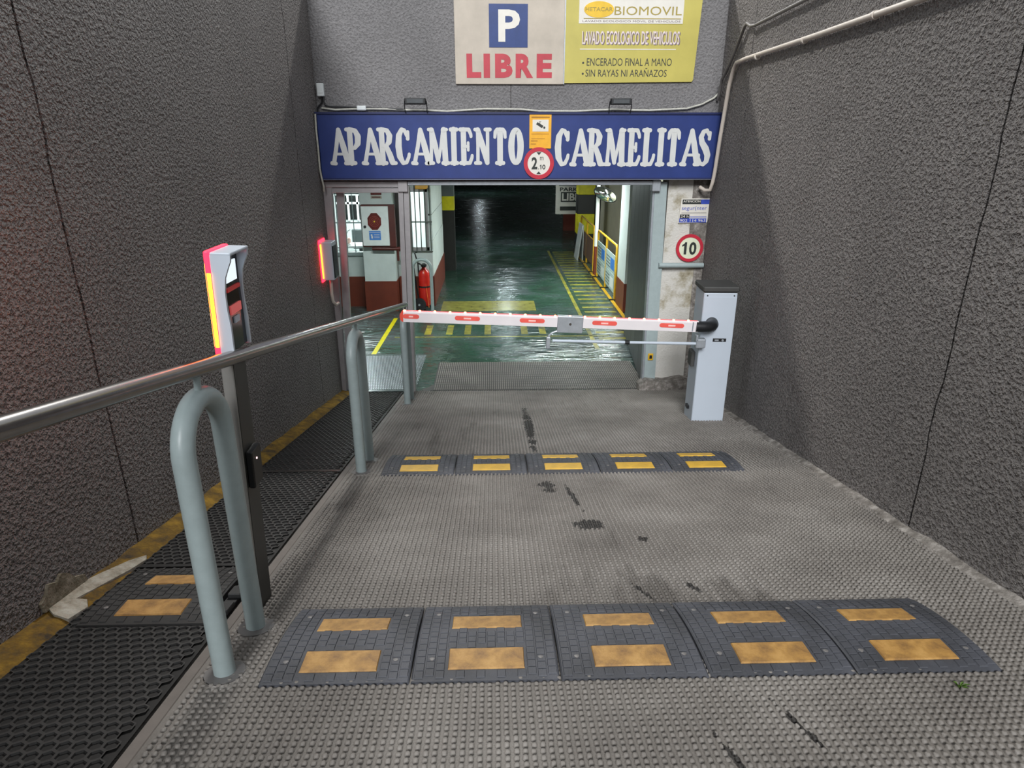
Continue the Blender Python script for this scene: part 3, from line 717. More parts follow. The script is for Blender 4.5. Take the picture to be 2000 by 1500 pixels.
# camera notice and height limit disc on the blue sign
t = thing('camera_notice', (.49, BY-.006, 1.27), 'small orange video surveillance notice at the centre of the blue sign', 'notice')
MB().box(.380, .604, BY-.009, BY-.001, 1.272, 1.595).build('plate', 'orange', t)
pn = MB().box(.412, .575, BY-.011, BY-.008, 1.435, 1.548).build('white_field', 'sign_white', t)
m = MB(); m.prism([(.448, 1.505), (.462, 1.525), (.522, 1.490), (.508, 1.468)], 'y', BY-.0135, BY-.0105); m.build('camera_pictogram', 'sign_ink', pn)
m = MB(); m.box(.484, .489, BY-.0135, BY-.0105, 1.51, 1.53); m.box(.478, .500, BY-.0135, BY-.0105, 1.528, 1.531); m.build('bracket_pictogram', 'sign_ink', pn)
MB().disc((.532, 1.473), .011, 'y', BY-.0135, BY-.0105, 10).build('lens_pictogram', 'sign_ink', pn)
br_ = plain('brown_ink', '9a6a1c', .6)
for z, a, b, h in ((1.565, .40, .585, .012), (1.41, .40, .58, .004), (1.365, .40, .54, .004), (1.342, .396, .465, .007), (1.312, .394, .448, .007)): MB().box(a, b, BY-.0108, BY-.0085, z, z+h).build('print_line', br_, t)
t = thing('height_limit_sign', (.48, BY-.015, .97), 'round red-rimmed 2.10 m height limit sign on the blue sign', 'sign')
MB().disc((.480, 1.128), .155, 'y', BY-.018, BY-.010, 40).build('disc', 'sign_white', t)
MB().ring((.480, 1.128), .117, .157, BY-.024, BY-.012, 40).build('red_rim', 'sign_red', t)
for z, s_ in ((1.236, -1), (1.020, 1)):
    MB().prism([(.455, z), (.505, z), (.480, z+s_*.028)] if s_ > 0 else [(.455, z), (.480, z+s_*.028), (.505, z)], 'y', BY-.0205, BY-.0178).build('arrow', 'sign_ink', t)
text('2', .405, .465, 1.068, 1.188, BY-.020, 'sign_ink', t, bold=.03)
text('m', .492, .528, 1.158, 1.192, BY-.020, 'sign_ink', t)
text('.', .474, .483, 1.068, 1.077, BY-.020, 'sign_ink', t)
one(.490, .507, 1.068, 1.114, BY-.020, 'sign_ink', t)
text('0', .516, .550, 1.067, 1.115, BY-.020, 'sign_ink', t, bold=.02)

# ------------------------------------------------------------------ upper signs
WY = 7.352
t = thing('free_spaces_sign', (.18, WY-.02, 1.88), 'glossy aged plastic sign with a blue P square and red LIBRE', 'sign')
MB().box(-.365, .730, WY-.022, WY, 1.886, 2.735, bev=.004).build('panel', 'sign_cream', t)
MB().box(.735-.006, .738, WY-.026, WY, 1.886, 2.735).build('edge_trim', 'galv', t)
MB().box(-.022, .362, WY-.026, WY-.021, 2.222, 2.605).build('blue_square', 'p_blue', t)
text('P', .07, .285, 2.272, 2.555, WY-.028, 'sign_white', t, bold=.03)
for ch, a, b in (('L', -.252, -.105), ('B', .035, .212), ('R', .243, .420), ('E', .455, .610)): text(ch, a, b, 1.945, 2.165, WY-.0245, 'libre', t, bold=.05)
MB().box(-.080, -.016, WY-.0246, WY-.0244, 1.945, 2.165).build('lettering', 'libre', t)
for a in (-.33, .70): MB().disc((a, 2.66), .010, 'y', WY-.026, WY-.02, 10).build('screw', 'black', t)
t = thing('car_wash_sign', (1.4, WY-.02, 1.90), 'yellow car wash sign with a white logo panel beside the P sign', 'sign')
MB().prism([(.739, 1.898), (2.045, 1.912), (2.058, 1.93), (2.09, 2.735), (.739, 2.735)], 'y', WY-.020, WY).build('panel', 'sign_yellow', t)
MB().box(.868, 1.905, WY-.024, WY-.019, 2.437, 2.725).build('white_panel', 'sign_white', t)
m = MB(); m.prism([(1.064+.148*math.cos(k*math.pi/16), 2.560+.072*math.sin(k*math.pi/16)) for k in range(32)], 'y', WY-.027, WY-.0235); m.build('oval_logo', 'logo', t)
text('HETACAR', .93, 1.20, 2.545, 2.580, WY-.0285, 'gold', t, bold=.012)
text('BIOMOVIL', 1.218, 1.888, 2.512, 2.588, WY-.0255, 'gold', t)
MB().box(.915, 1.885, WY-.0262, WY-.0238, 2.478, 2.484).build('rule', 'gold', t)
text('LAVADO ECOLOGICO MOVIL DE VEHICULOS', .905, 1.880, 2.450, 2.466, WY-.0255, 'lilac_shadow', t)
text('LAVADO ECOLOGICO DE VEHICULOS', .915, 1.895, 2.245, 2.365, WY-.0215, 'lilac_shadow', t, bold=.02)
text('LAVADO ECOLOGICO DE VEHICULOS', .906, 1.884, 2.251, 2.372, WY-.0235, 'lilac', t, bold=.012)
MB().box(.888, 1.858, WY-.0225, WY-.0195, 2.205, 2.213).build('rule', 'sign_white', t)
text('ENCERADO FINAL A MANO', .962, 1.825, 2.058, 2.128, WY-.0215, 'sign_ink', t)
text('SIN RAYAS NI ARAÑAZOS', .952, 1.782, 1.958, 2.040, WY-.0215, 'sign_ink', t)
for z in (2.085, 1.985): MB().disc((.925, z), .010, 'y', WY-.0225, WY-.019, 12).build('bullet', 'sign_ink', t)
for a, b in ((.86, 2.715), (1.90, 2.715)): MB().disc((a, b), .008, 'y', WY-.030, WY-.02, 10).build('screw', 'black', t)

# pier signs
PY = 7.345
t = thing('security_notice', (2.21, PY, .49), 'small white and blue security notice with a telephone number on the pier', 'notice')
MB().prism([(2.035, .497), (2.352, .505), (2.372, .762), (2.048, .758)], 'y', PY-.008, PY+.001).build('plate', 'sign_white', t)
MB().box(2.062, 2.265, PY-.0105, PY-.0075, .700, .748).build('dark_band', 'sign_ink', t)
MB().box(2.265, 2.360, PY-.0105, PY-.0075, .700, .748).build('blue_band', 'blue_ink', t)
text('ATENCIÓN', 2.070, 2.258, .718, .746, PY-.0112, 'sign_white', t, bold=.01)
text('segur(nter', 2.060, 2.335, .625, .680, PY-.0092, 'blue_ink', t)
MB().box(2.06, 2.335, PY-.0095, PY-.0075, .604, .608).build('print_line', 'sign_ink', t)
MB().box(2.045, 2.150, PY-.0105, PY-.0075, .548, .590).build('dark_band', 'sign_ink', t)
text('24 h', 2.055, 2.140, .556, .584, PY-.0112, 'sign_white', t)
MB().box(2.15, 2.340, PY-.0105, PY-.0075, .560, .567).build('rule', 'blue_ink', t)
MB().box(2.042, 2.340, PY-.0105, PY-.0075, .505, .548).build('blue_band', 'blue_ink', t)
text('902 114 963', 2.050, 2.330, .511, .541, PY-.0112, 'sign_white', t)
t = thing('speed_limit_sign', (2.185, PY, .07), 'round red-rimmed speed limit sign reading 10 on the pier', 'sign')
MB().disc((2.185, .226), .150, 'y', PY-.010, PY+.001, 40).build('disc', plain('pale_green_white', 'd3d8bd', .4), t)
MB().ring((2.185, .226), .118, .152, PY-.015, PY, 40).build('red_rim', 'sign_red', t)
one(2.100, 2.152, .155, .290, PY-.0115, 'sign_ink', t)
text('0', 2.180, 2.262, .150, .292, PY-.0115, 'sign_ink', t, bold=.03)

# ------------------------------------------------------------------ floodlights, cables and conduits
for x, lab in ((-.762, 'small black floodlight on the blue sign over the lettering left of the orange notice'), (1.293, 'small black floodlight on the blue sign right of the orange notice')):
    t = thing('floodlight', (x, 7.18, 1.618), lab, 'floodlight', 'floodlights on the blue sign')
    MB().box(x-.105, x+.105, 7.10, 7.17, 1.685, 1.745, bev=.008).build('housing', 'black', t)
    MB().box(x-.08, x+.08, 7.095, 7.101, 1.697, 1.733).build('glass', plain('lamp_glass', '55585a', .15), t)
    for s_ in (-1, 1): MB().tube([(x+s_*.108, 7.14, 1.72), (x+s_*.112, 7.15, 1.66), (x+s_*.108, 7.17, 1.616)], .005, 8).build('bracket', 'black', t, 60)
random.seed(5)
pts = [(-1.74, 7.335, 1.66)] + [(-1.6+k*.19, 7.325, 1.642+random.uniform(-.006, .006)+.008*math.sin(k*.9)) for k in range(18)] + [(2.02, 7.325, 1.66), (2.17, 7.325, 1.70), (2.29, 7.325, 1.76), (2.33, 7.325, 1.80)]
tag(MB().tube(pts, .010, 8).build('power_cable', 'cable_white', smooth=60), 'dirty white cable running along the top of the blue sign', 'cable')
pts = [(-1.715, 7.33, 1.77), (-1.715, 7.33, 1.73), (-1.70, 7.325, 1.69), (-1.66, 7.325, 1.675), (-1.5, 7.325, 1.672), (-1.3, 7.325, 1.662), (-1.1, 7.325, 1.655), (-.9, 7.32, 1.648)]
tag(MB().tube(pts, .008, 8).build('thin_cable', 'black', smooth=60), 'thin black cable hanging from the white box to the floodlight', 'cable')
pts = [(-1.735, 7.33, 1.77), (-1.735, 7.33, 1.71), (-1.76, 7.33, 1.685), (-1.78, 7.33, 1.66), (-1.787, 7.33, 1.62)]
tag(MB().tube(pts, .008, 8).build('thin_cable', 'black', smooth=60), 'short black cable curling from the white box into the left corner', 'cable')
t = thing('sensor_box', (-1.73, 7.34, 1.77), 'small white plastic box on the front wall at the left corner', 'box')
MB().box(-1.768, -1.698, 7.30, 7.352, 1.77, 1.89, bev=.006).build('housing', 'white', t)
MB().box(-1.760, -1.706, 7.297, 7.301, 1.80, 1.86).build('lid', 'white', t)
t = thing('junction_box', (-1.33, 7.33, 1.64), 'tiny white junction box on the cable above the blue sign', 'box')
MB().box(-1.378, -1.285, 7.30, 7.352, 1.638, 1.682, bev=.006).build('housing', 'white', t)
MB().box(-1.368, -1.295, 7.297, 7.301, 1.646, 1.674).build('lid', 'white', t)
pts = [(-1.772, 7.17, 1.60), (-1.775, 7.16, 1.45), (-1.772, 7.155, 1.25), (-1.776, 7.16, 1.08), (-1.768, 7.17, .98), (-1.758, 7.18, .90), (-1.765, 7.20, .85)]
tag(MB().tube(pts, .010, 8).build('hanging_cable', 'cable_white', smooth=60), 'dirty white cable hanging down at the left end of the blue sign', 'cable')
def on_r(y, z, off=.03): return (xr(y)-off, y, z)
t = thing('wall_conduit', (2.3, 6.8, .8), 'cream plastic conduit running up the right wall and along it to the camera', 'conduit')
pts = [on_r(.5, 2.02), on_r(3, 2.02), on_r(5, 2.025), on_r(6.5, 2.04), on_r(6.78, 2.035), on_r(6.86, 1.98), on_r(6.95, 1.85), on_r(7.05, 1.4, .035), on_r(7.12, 1.05, .035), on_r(7.14, .95, .04), (2.30, 7.17, .86), (2.26, 7.22, .85), (2.22, 7.28, .88)]
MB().tube(pts, .019, 12).build('pipe', 'conduit', t, 60)
for y in (1.2, 2.2, 3.2, 4.2, 5.2, 6.2): MB().tube([on_r(y-.012, 2.022), on_r(y+.012, 2.022)], .025, 12).build('clip', 'conduit', t, 60)
pts = [on_r(2, 2.30), on_r(5.3, 2.29), on_r(6.35, 2.285), on_r(6.44, 2.29, .04), on_r(6.56, 2.33, .04), on_r(6.65, 2.32), on_r(6.9, 2.12), on_r(7.1, 1.98), on_r(7.22, 1.93), on_r(7.27, 1.80), (2.33, 7.325, 1.74)]
tag(MB().tube(pts, .014, 10).build('grey_wall_cable', 'conduit_grey', smooth=60), 'dark grey cable kinked over the joint high on the right wall', 'cable')

# ------------------------------------------------------------------ booth
bt = thing('attendant_booth', (-2, 12.6, ZF), 'white attendant booth with barred windows and oxide red base inside the garage', 'booth')
CE = 1.02; BYF = 11.6
def wallseg(x0, x1, y0, y1, z0, z1, name='wall'): return MB().box(x0, x1, y0, y1, z0, z1).build(name, 'white_wall', bt)
wallseg(-4.2, -2.70, BYF, BYF+.12, ZF, CE); wallseg(-2.70, -2.19, BYF, BYF+.12, ZF, -.47); wallseg(-2.70, -2.19, BYF, BYF+.12, .62, CE)
wallseg(-2.20, -1.67, 11.25, 11.72, ZF, CE, 'pillar')
wallseg(-1.44, -1.06, BYF, BYF+.12, ZF, -.46); wallseg(-1.44, -1.06, BYF, BYF+.12, .60, CE); wallseg(-1.67, -1.44, BYF+.03, BYF+.12, ZF, CE)
wallseg(-4.2, -1.12, 14.1, 14.2, ZF, CE); wallseg(-4.3, -4.2, BYF, 14.2, ZF, CE)
MB().box(-4.2, -1.12, BYF, 14.15, .99, 1.02).build('booth_ceiling', 'white_wall', bt)
# side wall in two boards with a seam
MB().box(-1.14, -1.06, BYF+.12, 14.2, ZF, -.30).build('wall', 'white_wall', bt)
MB().box(-1.14, -1.065, BYF+.121, 14.2, -.295, .14).build('side_board', 'white_wall', bt)
MB().box(-1.14, -1.065, BYF+.121, 14.2, .15, CE).build('side_board', 'white_wall', bt)
MB().box(-1.13, -1.08, BYF+.12, 14.15, .13, .16).build('board_seam', 'joint', bt)
MB().box(-4.2, -2.199, BYF-.012, BYF+.01, ZF, -.90).build('dado', 'dado', bt)
MB().box(-2.212, -1.658, 11.238, 11.60, ZF, -.915).build('dado', 'dado', bt)
MB().box(-1.66, -1.048, BYF-.012, BYF+.01, ZF, -.90).build('dado', 'dado', bt)
MB().box(-1.07, -1.048, BYF, 14.2, ZF, -.90).build('dado', 'dado', bt)
MB().box(-2.72, -2.17, BYF-.05, BYF+.0, -.53, -.47, bev=.006).build('window_sill', 'steel_paint', bt)
MB().box(-1.66, -1.50, BYF-.02, BYF+.035, -.45, .9).build('dark_door_gap', plain('dark_recess_brown', '241a14', .5), bt)  # flat brown-black panel in place of the recess, its darkness put into the colour
g = MB().box(-2.70, -2.20, BYF-.035, BYF-.02, .50, .52).build('window_grille', 'steel_paint', bt)
for k in range(6): MB().tube([(-2.66+k*.137-(.02 if k > 3 else 0), BYF-.028, -.50), (-2.66+k*.137-(.02 if k > 3 else 0), BYF-.028, .64)], .008, 8).build('bar', 'steel_paint', g, 60)
MB().box(-2.70, -2.20, BYF-.035, BYF-.02, -.40, -.385).build('cross_bar', 'steel_paint', g)
MB().box(-2.70, -2.20, BYF-.035, BYF-.02, .02, .04).build('cross_bar', 'steel_paint', g)
dk = plain('dark_green_grey_bar', '4b524b', .5)
g = MB().box(-1.43, -1.05, BYF-.04, BYF-.02, -.47, -.45).build('window_grille', dk, bt)
for k in range(5): MB().tube([(-1.41+k*.083, BYF-.03, -.47), (-1.41+k*.083, BYF-.03, .66)], .009, 8).build('bar', dk, g, 60)
MB().box(-1.43, -1.05, BYF-.04, BYF-.02, .03, .05).build('cross_bar', dk, g)
for a, b, c, d in ((-1.44, -1.40, -.46, .60), (-1.16, -1.12, -.46, .60), (-1.44, -1.12, -.46, -.40), (-1.44, -1.12, .53, .60)): MB().box(a, b, BYF+.03, BYF+.09, c, d).build('window_frame', 'frame', bt)
bw = MB().box(-4.05, -2.35, 14.08, 14.10, -.19, .29).build('back_window', 'glass_black', bt)
for k in range(9): MB().box(-3.95+k*.19, -3.91+k*.19, 14.05, 14.085, -.21, .31).build('mullion', 'white', bw)
MB().box(-4.05, -2.35, 14.05, 14.085, .12, .165).build('mullion', 'white', bw)
MB().box(-2.70, -2.2, BYF+.12, BYF+.55, -.42, -.385).build('counter', 'white', bt)
# booth ceiling lamp
t = thing('booth_lamp', (-2.2, 12.8, .93), 'fluorescent lamp on the booth ceiling', 'lamp')
MB().box(-2.9, -1.7, 12.75, 12.87, .955, .992).build('housing', 'white', t)
for s_ in (-.03, .03): MB().tube([(-2.85, 12.81+s_, .94), (-1.75, 12.81+s_, .94)], .013, 8).build('tube', 'tube', t, 60)
area('booth_lamp_light', (-2.3, 12.8, .92), (0, 0, 0), 1.1, .12, 75, (.92, 1, 1))
# chair in booth
t = thing('office_chair', (-2.5, 12.4, ZF), 'grey office chair seen through the left booth window', 'chair')
MB().box(-2.64, -2.36, 12.55, 12.62, -.56, -.20, bev=.02).build('backrest', 'grey_seat', t)
MB().box(-2.68, -2.32, 12.2, 12.6, -.99, -.92, bev=.02).build('seat', 'grey_seat', t)
MB().tube([(-2.5, 12.4, -.96), (-2.5, 12.4, -1.34)], .03, 10).build('column', 'black', t, 60)
for k in range(5):
    a = k*math.pi*.4; MB().tube([(-2.5, 12.4, -1.36), (-2.5+.27*math.cos(a), 12.4+.27*math.sin(a), -1.415)], .02, 8).build('leg', 'black', t)
MB().box(-2.53, -2.47, 12.6, 12.64, -.97, -.5).build('back_bar', 'black', t)
t = thing('desk_lamp', (-2.57, 11.85, -.385), 'small desk lamp with a pinkish shade on the booth counter', 'lamp')
MB().lathe((-2.57, 11.82, -.385), [(.055, 0), (.055, .02), (.03, .04)], 16).build('base', 'white', t, 40)
MB().lathe((-2.57, 11.82, -.36), [(.03, .0), (.062, .02), (.066, .07), (.05, .10)], 16).build('shade', plain('pink_shade', 'd8b4a8', .5), t, 40)
MB().tube([(-2.57, 11.82, -.27), (-2.58, 11.83, -.20), (-2.55, 11.84, -.14), (-2.51, 11.84, -.12)], .008, 8).build('stem', 'steel_paint', t, 60)
# hose cabinet
t = thing('hose_cabinet', (-1.94, 11.2, -.29), 'white fire hose cabinet with dark red octagon window and blue label', 'cabinet')
MB().box(-2.165, -1.62, 11.12, 11.25, -.315, .365, bev=.004).build('body', 'box_side', t)
dr = MB().box(-2.155, -1.715, 11.09, 11.122, -.29, .345, bev=.004).build('door', 'white', t)
MB().prism([(-1.945+.118*math.cos(math.radians(22.5+45*k)), .105+.145*math.sin(math.radians(22.5+45*k))) for k in range(8)], 'y', 11.082, 11.091).build('octagon_window', 'door_red', dr)
for r in (.03, .055, .08): MB().ring((-1.945, .105), r, r+.006, 11.079, 11.0825, 20).build('hose_ring', plain('dark_hose', '8a3326', .5), dr)
MB().disc((-1.945, .105), .014, 'y', 11.078, 11.082, 12).build('hub', 'logo', dr)
lb = MB().box(-2.045, -1.855, 11.085, 11.09, -.195, -.05).build('blue_label', 'label_blue', dr)
MB().box(-2.04, -1.86, 11.083, 11.0855, -.075, -.068).build('print_line', 'sign_white', lb)
m = MB(); m.disc((-2.005, -.115), .014, 'y', 11.083, 11.0855, 10); m.box(-2.012, -1.985, 11.083, 11.0855, -.17, -.13); m.build('pictogram', 'sign_white', lb)
for k in range(3): MB().box(-1.965, -1.875, 11.083, 11.0855, -.11-.025*k, -.103-.025*k).build('print_line', 'sign_white', lb)
MB().disc((-2.105, .02), .022, 'y', 11.07, 11.09, 12).build('lock', 'black', dr)
t = thing('wall_plaque', (-1.91, 11.24, .47), 'small dark red sign box above the hose cabinet', 'plaque')
MB().box(-2.0, -1.825, 11.225, 11.25, .515, .64, bev=.003).build('red_plate', 'door_red', t)
MB().box(-2.0, -1.825, 11.225, 11.25, .455, .50, bev=.003).build('cream_plate', 'sign_cream', t)
MB().box(-1.985, -1.84, 11.222, 11.226, .468, .488).build('print', 'box_side', t)
t = thing('drain_pipe', (-1.8, 11.1, -.36), 'dark brown pipe stub under the hose cabinet', 'pipe')
MB().tube([(-2.02, 11.16, -.345), (-1.6, 11.16, -.35), (-1.56, 11.2, -.36)], .034, 12).build('pipe', 'box_side', t, 60)
MB().tube([(-1.60, 11.16, -.35), (-1.60, 11.16, -.55)], .02, 10).build('drop', 'box_side', t, 60)
# hoop and trolley extinguisher by the booth
t = thing('safety_hoop', (-1.2, 11.05, ZF), 'grey steel hoop inside the garage guarding the booth corner', 'hoop')
hoop_parts(t, 11.05, -1.205, ZF, ZF, -.485, .155, .028, 'xz')
for s_ in (-.155, .155): MB().lathe((-1.205+s_, 11.05, ZF), [(.05, 0), (.05, .008), (.03, .01)], 16).build('base_flange', 'galv', t)
t = thing('trolley_extinguisher', (-1.24, 11.33, ZF), 'large red wheeled fire extinguisher behind the booth hoop', 'extinguisher')
m = MB(); m.lathe((-1.2, 11.33, ZF+.06), [(.02, 0), (.085, .02), (.10, .05), (.10, .56), (.085, .62), (.04, .66), (.03, .69)], 20)
m.build('cylinder', 'red', t, 40)
MB().ring((-1.29, ZF+.115), .065, .115, 11.19, 11.235, 24).build('wheel_tyre', 'rubber', t)
MB().disc((-1.29, ZF+.115), .065, 'y', 11.198, 11.227, 20).build('wheel_disc', 'black', t)
MB().disc((-1.29, ZF+.115), .018, 'y', 11.18, 11.2, 12).build('wheel_hub', 'galv', t)
MB().lathe((-1.2, 11.33, ZF+.74), [(.028, 0), (.05, .02), (.05, .05), (.02, .07)], 12).build('valve', 'black', t, 40)
MB().tube([(-1.25, 11.33, ZF+.79), (-1.33, 11.30, ZF+.85), (-1.37, 11.30, ZF+.75), (-1.335, 11.28, ZF+.4), (-1.30, 11.25, ZF+.2)], .015, 8).build('hose', 'black', t, 60)
MB().tube([(-1.29, 11.37, ZF+.15), (-1.30, 11.37, ZF+.8), (-1.345, 11.36, ZF+.98), (-1.30, 11.36, ZF+1.0)], .012, 8).build('handle_frame', 'black', t, 60)
MB().tube([(-1.13, 11.24, ZF+.06), (-1.19, 11.245, ZF+.70)], .008, 6).build('hose_nozzle', plain('orange_hose', 'd8602c', .5), t, 60)
MB().lathe((-1.2, 11.33, ZF+.40), [(.1015, 0), (.103, .005), (.103, .025), (.1015, .03)], 20).build('strap', 'black', t)
tag(MB().box(-1.27, -1.08, 11.2, 11.45, .605, .70, bev=.01).build('warning_box', 'orange'), 'amber box under the ceiling at the booth corner', 'box')

# ------------------------------------------------------------------ garage floor paint, walkway
def mark(x0, x1, y0, y1, mat='mark', name='floor_marking', sh=0.):
    m = MB(); m.add([(x0, y0, ZF+.003), (x1, y0, ZF+.003), (x1+sh, y1, ZF+.003), (x0+sh, y1, ZF+.003), (x0, y0, ZF-.01), (x1, y0, ZF-.01), (x1+sh, y1, ZF-.01), (x0+sh, y1, ZF-.01)], [(0, 1, 2, 3), (0, 4, 5, 1), (1, 5, 6, 2), (2, 6, 7, 3), (3, 7, 4, 0)])
    return m.build(name, mat, fl)
mark(-.93, .74, 11.2, 11.93, 'mark_worn')
mark(-1.5, 1.75, 9.57, 9.61, 'mark_worn')
for x, mt in ((-1.07, 'mark'), (-.74, 'mark'), (-.46, 'mark_worn'), (-.15, 'mark_worn'), (.42, 'mark_worn'), (.70, 'mark')): mark(x, x+.10, 9.72, 10.25, mt)
mark(-1.715, -1.65, 8.46, 10.73, 'mark_fresh', sh=.045)
mark(1.44, 1.50, 8.9, 17.8)
mark(2.16, 2.22, 8.9, 17.2, 'yellow')
for k in range(26): mark(1.57, 2.12, 9.4+k*.325, 9.5+k*.325)
# crowd rails
def barrier(y0, y1, panel, label):
    t = thing('crowd_rail', (2.24, (y0+y1)/2, ZF), label, 'railing', 'yellow railings along the walkway')
    zt = ZF+1.0
    MB().tube([(2.24, y0, ZF), (2.24, y0, zt-.05), (2.24, y0+.05, zt), (2.24, y1-.05, zt), (2.24, y1, zt-.05), (2.24, y1, ZF)], .022, 10).build('frame', 'yellow', t, 60)
    ym = (y0+y1)/2
    MB().tube([(2.24, ym, ZF), (2.24, ym, zt)], .022, 10).build('post', 'yellow', t, 60)
    MB().tube([(2.24, y0, zt-.3), (2.24, y1, zt-.3)], .012, 8).build('middle_rail', 'yellow', t, 60)
    for yy in (y0, ym, y1): MB().box(2.14, 2.36, yy-.025, yy+.025, ZF+.003, ZF+.02).build('foot', 'black', t)
    if panel == 'poster':
        for a, b in ((y0+.06, ym-.06), (ym+.06, y1-.06)):
            for c, d in ((ZF+.12, ZF+.44), (ZF+.46, ZF+.80)):
                p = MB().box(2.222, 2.236, a, b, c, d).build('poster', 'poster', t)
                MB().box(2.2195, 2.2225, a+.06, a+(b-a)*.45, c+.05, d-.08).build('poster_block', 'label_blue' if c > ZF+.3 else 'white', p)
                for k in range(4): MB().box(2.2195, 2.2225, a+(b-a)*.5, b-.06, c+.05+k*.06, c+.07+k*.06).build('poster_line', 'grey_seat', p)
    else:
        MB().box(2.222, 2.25, y0+.05, y1-.05, ZF+.15, ZF+.70).build('board', 'brown', t)
barrier(11.95, 14.15, 'poster', 'yellow walkway railing with pale blue posters nearest the pillar')
barrier(14.75, 17.0, 'board', 'yellow walkway railing with a brown board beyond the mirror pole')
t = thing('mirror_pole', (2.24, 14.5, ZF), 'slim white pole with red foot carrying the convex traffic mirror', 'pole')
MB().tube([(2.24, 14.45, ZF), (2.24, 14.45, ZF+.62)], .045, 14).build('red_foot', 'dado', t, 60)
MB().tube([(2.24, 14.45, ZF+.62), (2.24, 14.45, CE)], .042, 14).build('shaft', 'white', t, 60)
MB().tube([(2.26, 14.42, .3), (2.34, 14.36, .3)], .02, 8).build('mirror_arm', 'black', t, 60)
t = thing('convex_mirror', (2.37, 14.3, .28), 'oval convex traffic mirror with dark rim tilted above the walkway', 'mirror', None, (0, math.radians(24), math.radians(-12)))
def ell(y0, prof, n=28):
    v = []; f = []
    for s_, y in prof: v += [(s_*.245*math.cos(k*2*math.pi/n), y, s_*.125*math.sin(k*2*math.pi/n)) for k in range(n)]
    for i in range(len(prof)-1):
        for k in range(n): f.append((i*n+k, i*n+n+k, i*n+n+(k+1) % n, i*n+(k+1) % n))
    f += [tuple(range((len(prof)-1)*n, len(prof)*n))]
    return MB().add(v, f)
ell(0, [(1.06, .03), (1.08, 0), (1.0, -.012), (.98, -.005)]).build('rim', 'black', t, 50, local=True)
ell(0, [(1.0, -.008), (.85, -.03), (.65, -.048), (.4, -.062), (.15, -.069), (.03, -.07)]).build('glass', 'mirror', t, 80, local=True)
t = thing('garage_pillar', (2.4, 11.4, ZF), 'white pillar with oxide red base beside the open garage door', 'pillar')
MB().box(2.23, 2.6, 11.05, 11.75, ZF+.49, CE).build('shaft', 'white_wall', t)
MB().box(2.222, 2.608, 11.042, 11.758, ZF, ZF+.49).build('red_base', 'dado', t)
t = thing('striped_column', (2.4, 17.7, ZF), 'yellow and black banded column behind the walkway railing', 'column')
for z0, z1, mt in ((ZF, -.95, 'black'), (-.95, -.445, 'yellow_col'), (-.445, .04, 'black'), (.04, CE, 'yellow_col')): MB().box(2.19, 2.64, 17.5, 17.9, z0, z1, bev=.01).build('band', mt, t)
t = thing('free_parking_sign', (2.3, 19.05, -.6), 'hanging white PARKING LIBRE sign half hidden by the striped column', 'sign')
MB().box(1.76, 2.95, 19.0, 19.06, -.60, .75).build('panel', 'sign_white', t)
MB().box(1.90, 2.85, 18.994, 19.0, -.265, .0).build('dark_field', 'sign_ink', t)
MB().box(1.88, 2.85, 18.994, 19.0, -.50, -.39).build('dark_field', 'sign_ink', t)
MB().box(1.84, 2.87, 18.994, 19.0, .16, .24).build('dark_field', plain('grey_band', '6e7472', .5), t)
text('PARKING', 1.87, 2.72, .02, .125, 18.992, 'sign_ink', t, bold=.025)
text('LIBRE', 1.93, 2.60, -.235, -.03, 18.991, 'sign_white', t, bold=.03)
for x in (1.85, 2.85): MB().box(x-.01, x+.01, 19.02, 19.04, .75, CE).build('hanger', 'black', t)
t = thing('display_board', (2.1, 16.7, ZF), 'white folding board leaning beside the far railing', 'board')
MB().prism([(2.06, ZF), (2.085, ZF), (2.195, ZF+.85), (2.17, ZF+.85)], 'y', 16.25, 16.9).build('front_panel', 'white', t)
MB().prism([(2.212, ZF), (2.192, ZF), (2.192, ZF+.85), (2.208, ZF+.85)], 'y', 16.25, 16.9).build('back_panel', 'white', t)
t = thing('banded_column', (-1.0, 15.2, ZF), 'dark column with a yellow band behind the booth', 'column')
for z0, z1, mt in ((ZF, -.10, 'dark_wall'), (-.10, .20, 'yellow_col'), (.20, CE, 'grey_seat')): MB().box(-1.12, -.86, 15.0, 15.3, z0, z1).build('band', mt, t)
t = thing('far_wall_base', (3, 23, ZF), 'dark red painted low wall far inside the garage', 'wall')
MB().box(2.3, 6, 22.0, 22.2, ZF, -.55).build('red_base', 'dado', t)
MB().box(2.3, 6, 22.02, 22.18, -.55, CE).build('upper_wall', 'dark_wall', t)
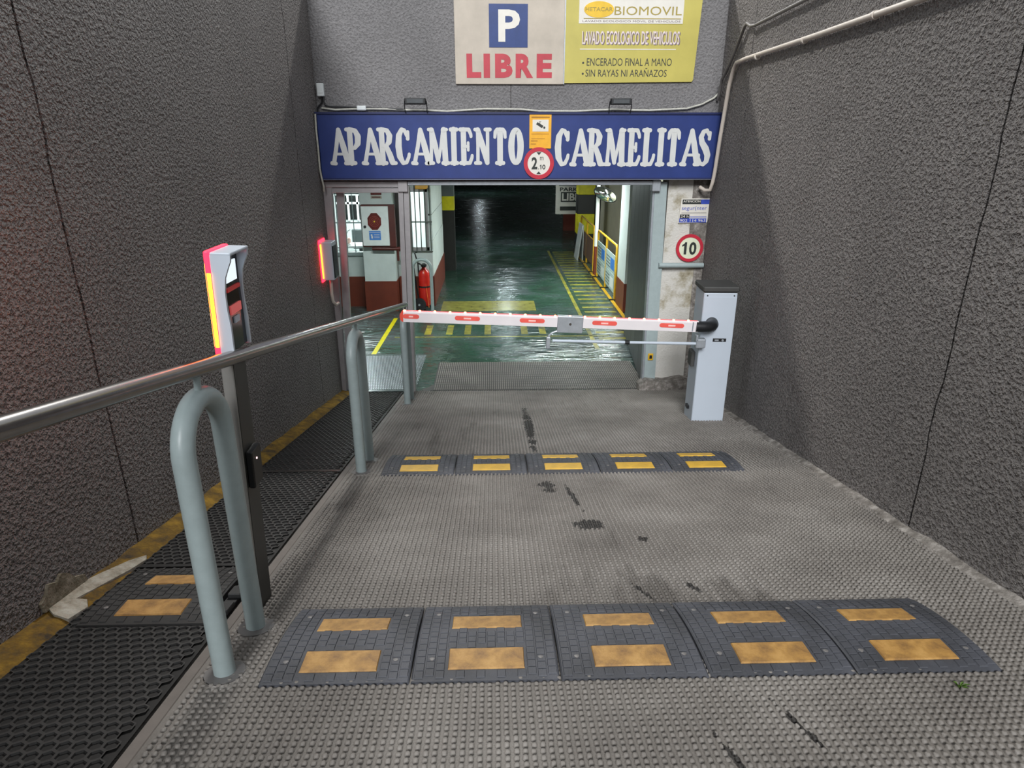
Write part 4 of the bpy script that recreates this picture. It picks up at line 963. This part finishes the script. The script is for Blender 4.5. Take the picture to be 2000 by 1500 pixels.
# garage lamps (on the ceiling, out of sight behind the lintel)
def garage_lamp(x, y, e, lab, mt='tube', along=False):
    t = thing('ceiling_lamp', (x, y, .95), lab, 'lamp', 'fluorescent lamps on the garage ceiling')
    ax, ay = (.07, .6) if along else (.6, .07)
    MB().box(x-ax, x+ax, y-ay, y+ay, .975, 1.018).build('housing', 'white', t)
    for s_ in (-.03, .03):
        MB().tube([(x+s_, y-.57, .955), (x+s_, y+.57, .955)] if along else [(x-.57, y+s_, .955), (x+.57, y+s_, .955)], .014, 8).build('tube', mt, t, 60)
    if e: area('ceiling_lamp_light', (x, y, .935), (0, 0, 0), 2*ax-.05, 2*ay-.05, e, (.9, 1, .97))
garage_lamp(-1.4, 9.2, 45, 'fluorescent ceiling lamp just inside the pedestrian door')
garage_lamp(1.2, 12.2, 70, 'fluorescent ceiling lamp above the striped walkway')
garage_lamp(.35, 18.3, 8, 'fluorescent ceiling lamp in the middle of the aisle', 'tube_far', True)
garage_lamp(2.5, 13.4, 45, 'added unseen ceiling lamp brightening the cream wall behind the railing', 'tube', True)  # unseen lamp added to brighten the cream wall
garage_lamp(-.75, 38, 5, 'fluorescent ceiling lamp at the dark far end', 'tube_far', True)
# added lamp, out of view: stands in for skylight over the front wall's edge
t = thing('added_roof_floodlight', (-1.2, 12.6, 1.3), 'added unseen floodlight on a mast on the garage roof, standing in for skylight', 'floodlight')
MB().tube([(-1.2, 12.75, 1.3), (-1.2, 12.75, 8.3)], .06, 12).build('mast', 'steel_paint', t, 60)
MB().box(-1.5, -.9, 12.55, 12.75, 8.2, 8.6, bev=.02).build('head', 'black', t)
l = bpy.data.lights.new('added_floodlight_beam', 'SPOT'); l.energy = 2600; l.spot_size = math.radians(100); l.spot_blend = .5; l.shadow_soft_size = .25; l.color = (1, .97, .92)
lo = bpy.data.objects.new('added_floodlight_beam', l); COL.objects.link(lo); lo.location = (-1.2, 12.45, 8.35); lo.rotation_euler = (math.radians(-48), 0, 0)

# small weed
t = thing('weed', (1.50, 1.62, zr(1.62)), 'tiny green weed sprouting below the nearest speed bump', 'weed')
random.seed(2)
for k in range(7):
    a = random.uniform(0, 6.28); r = random.uniform(.015, .03); b = Vector((1.50, 1.62, zr(1.62)))
    p = b+Vector((r*math.cos(a), r*math.sin(a), .02)); q = Vector((-math.sin(a), math.cos(a), 0))*.004
    MB().add([b-q*.4, b+q*.4, (b+p)/2+q+Vector((0, 0, .008)), p, (b+p)/2-q+Vector((0, 0, .008))], [(0, 1, 2, 3, 4)]).build('leaf', 'leaf_green', t)
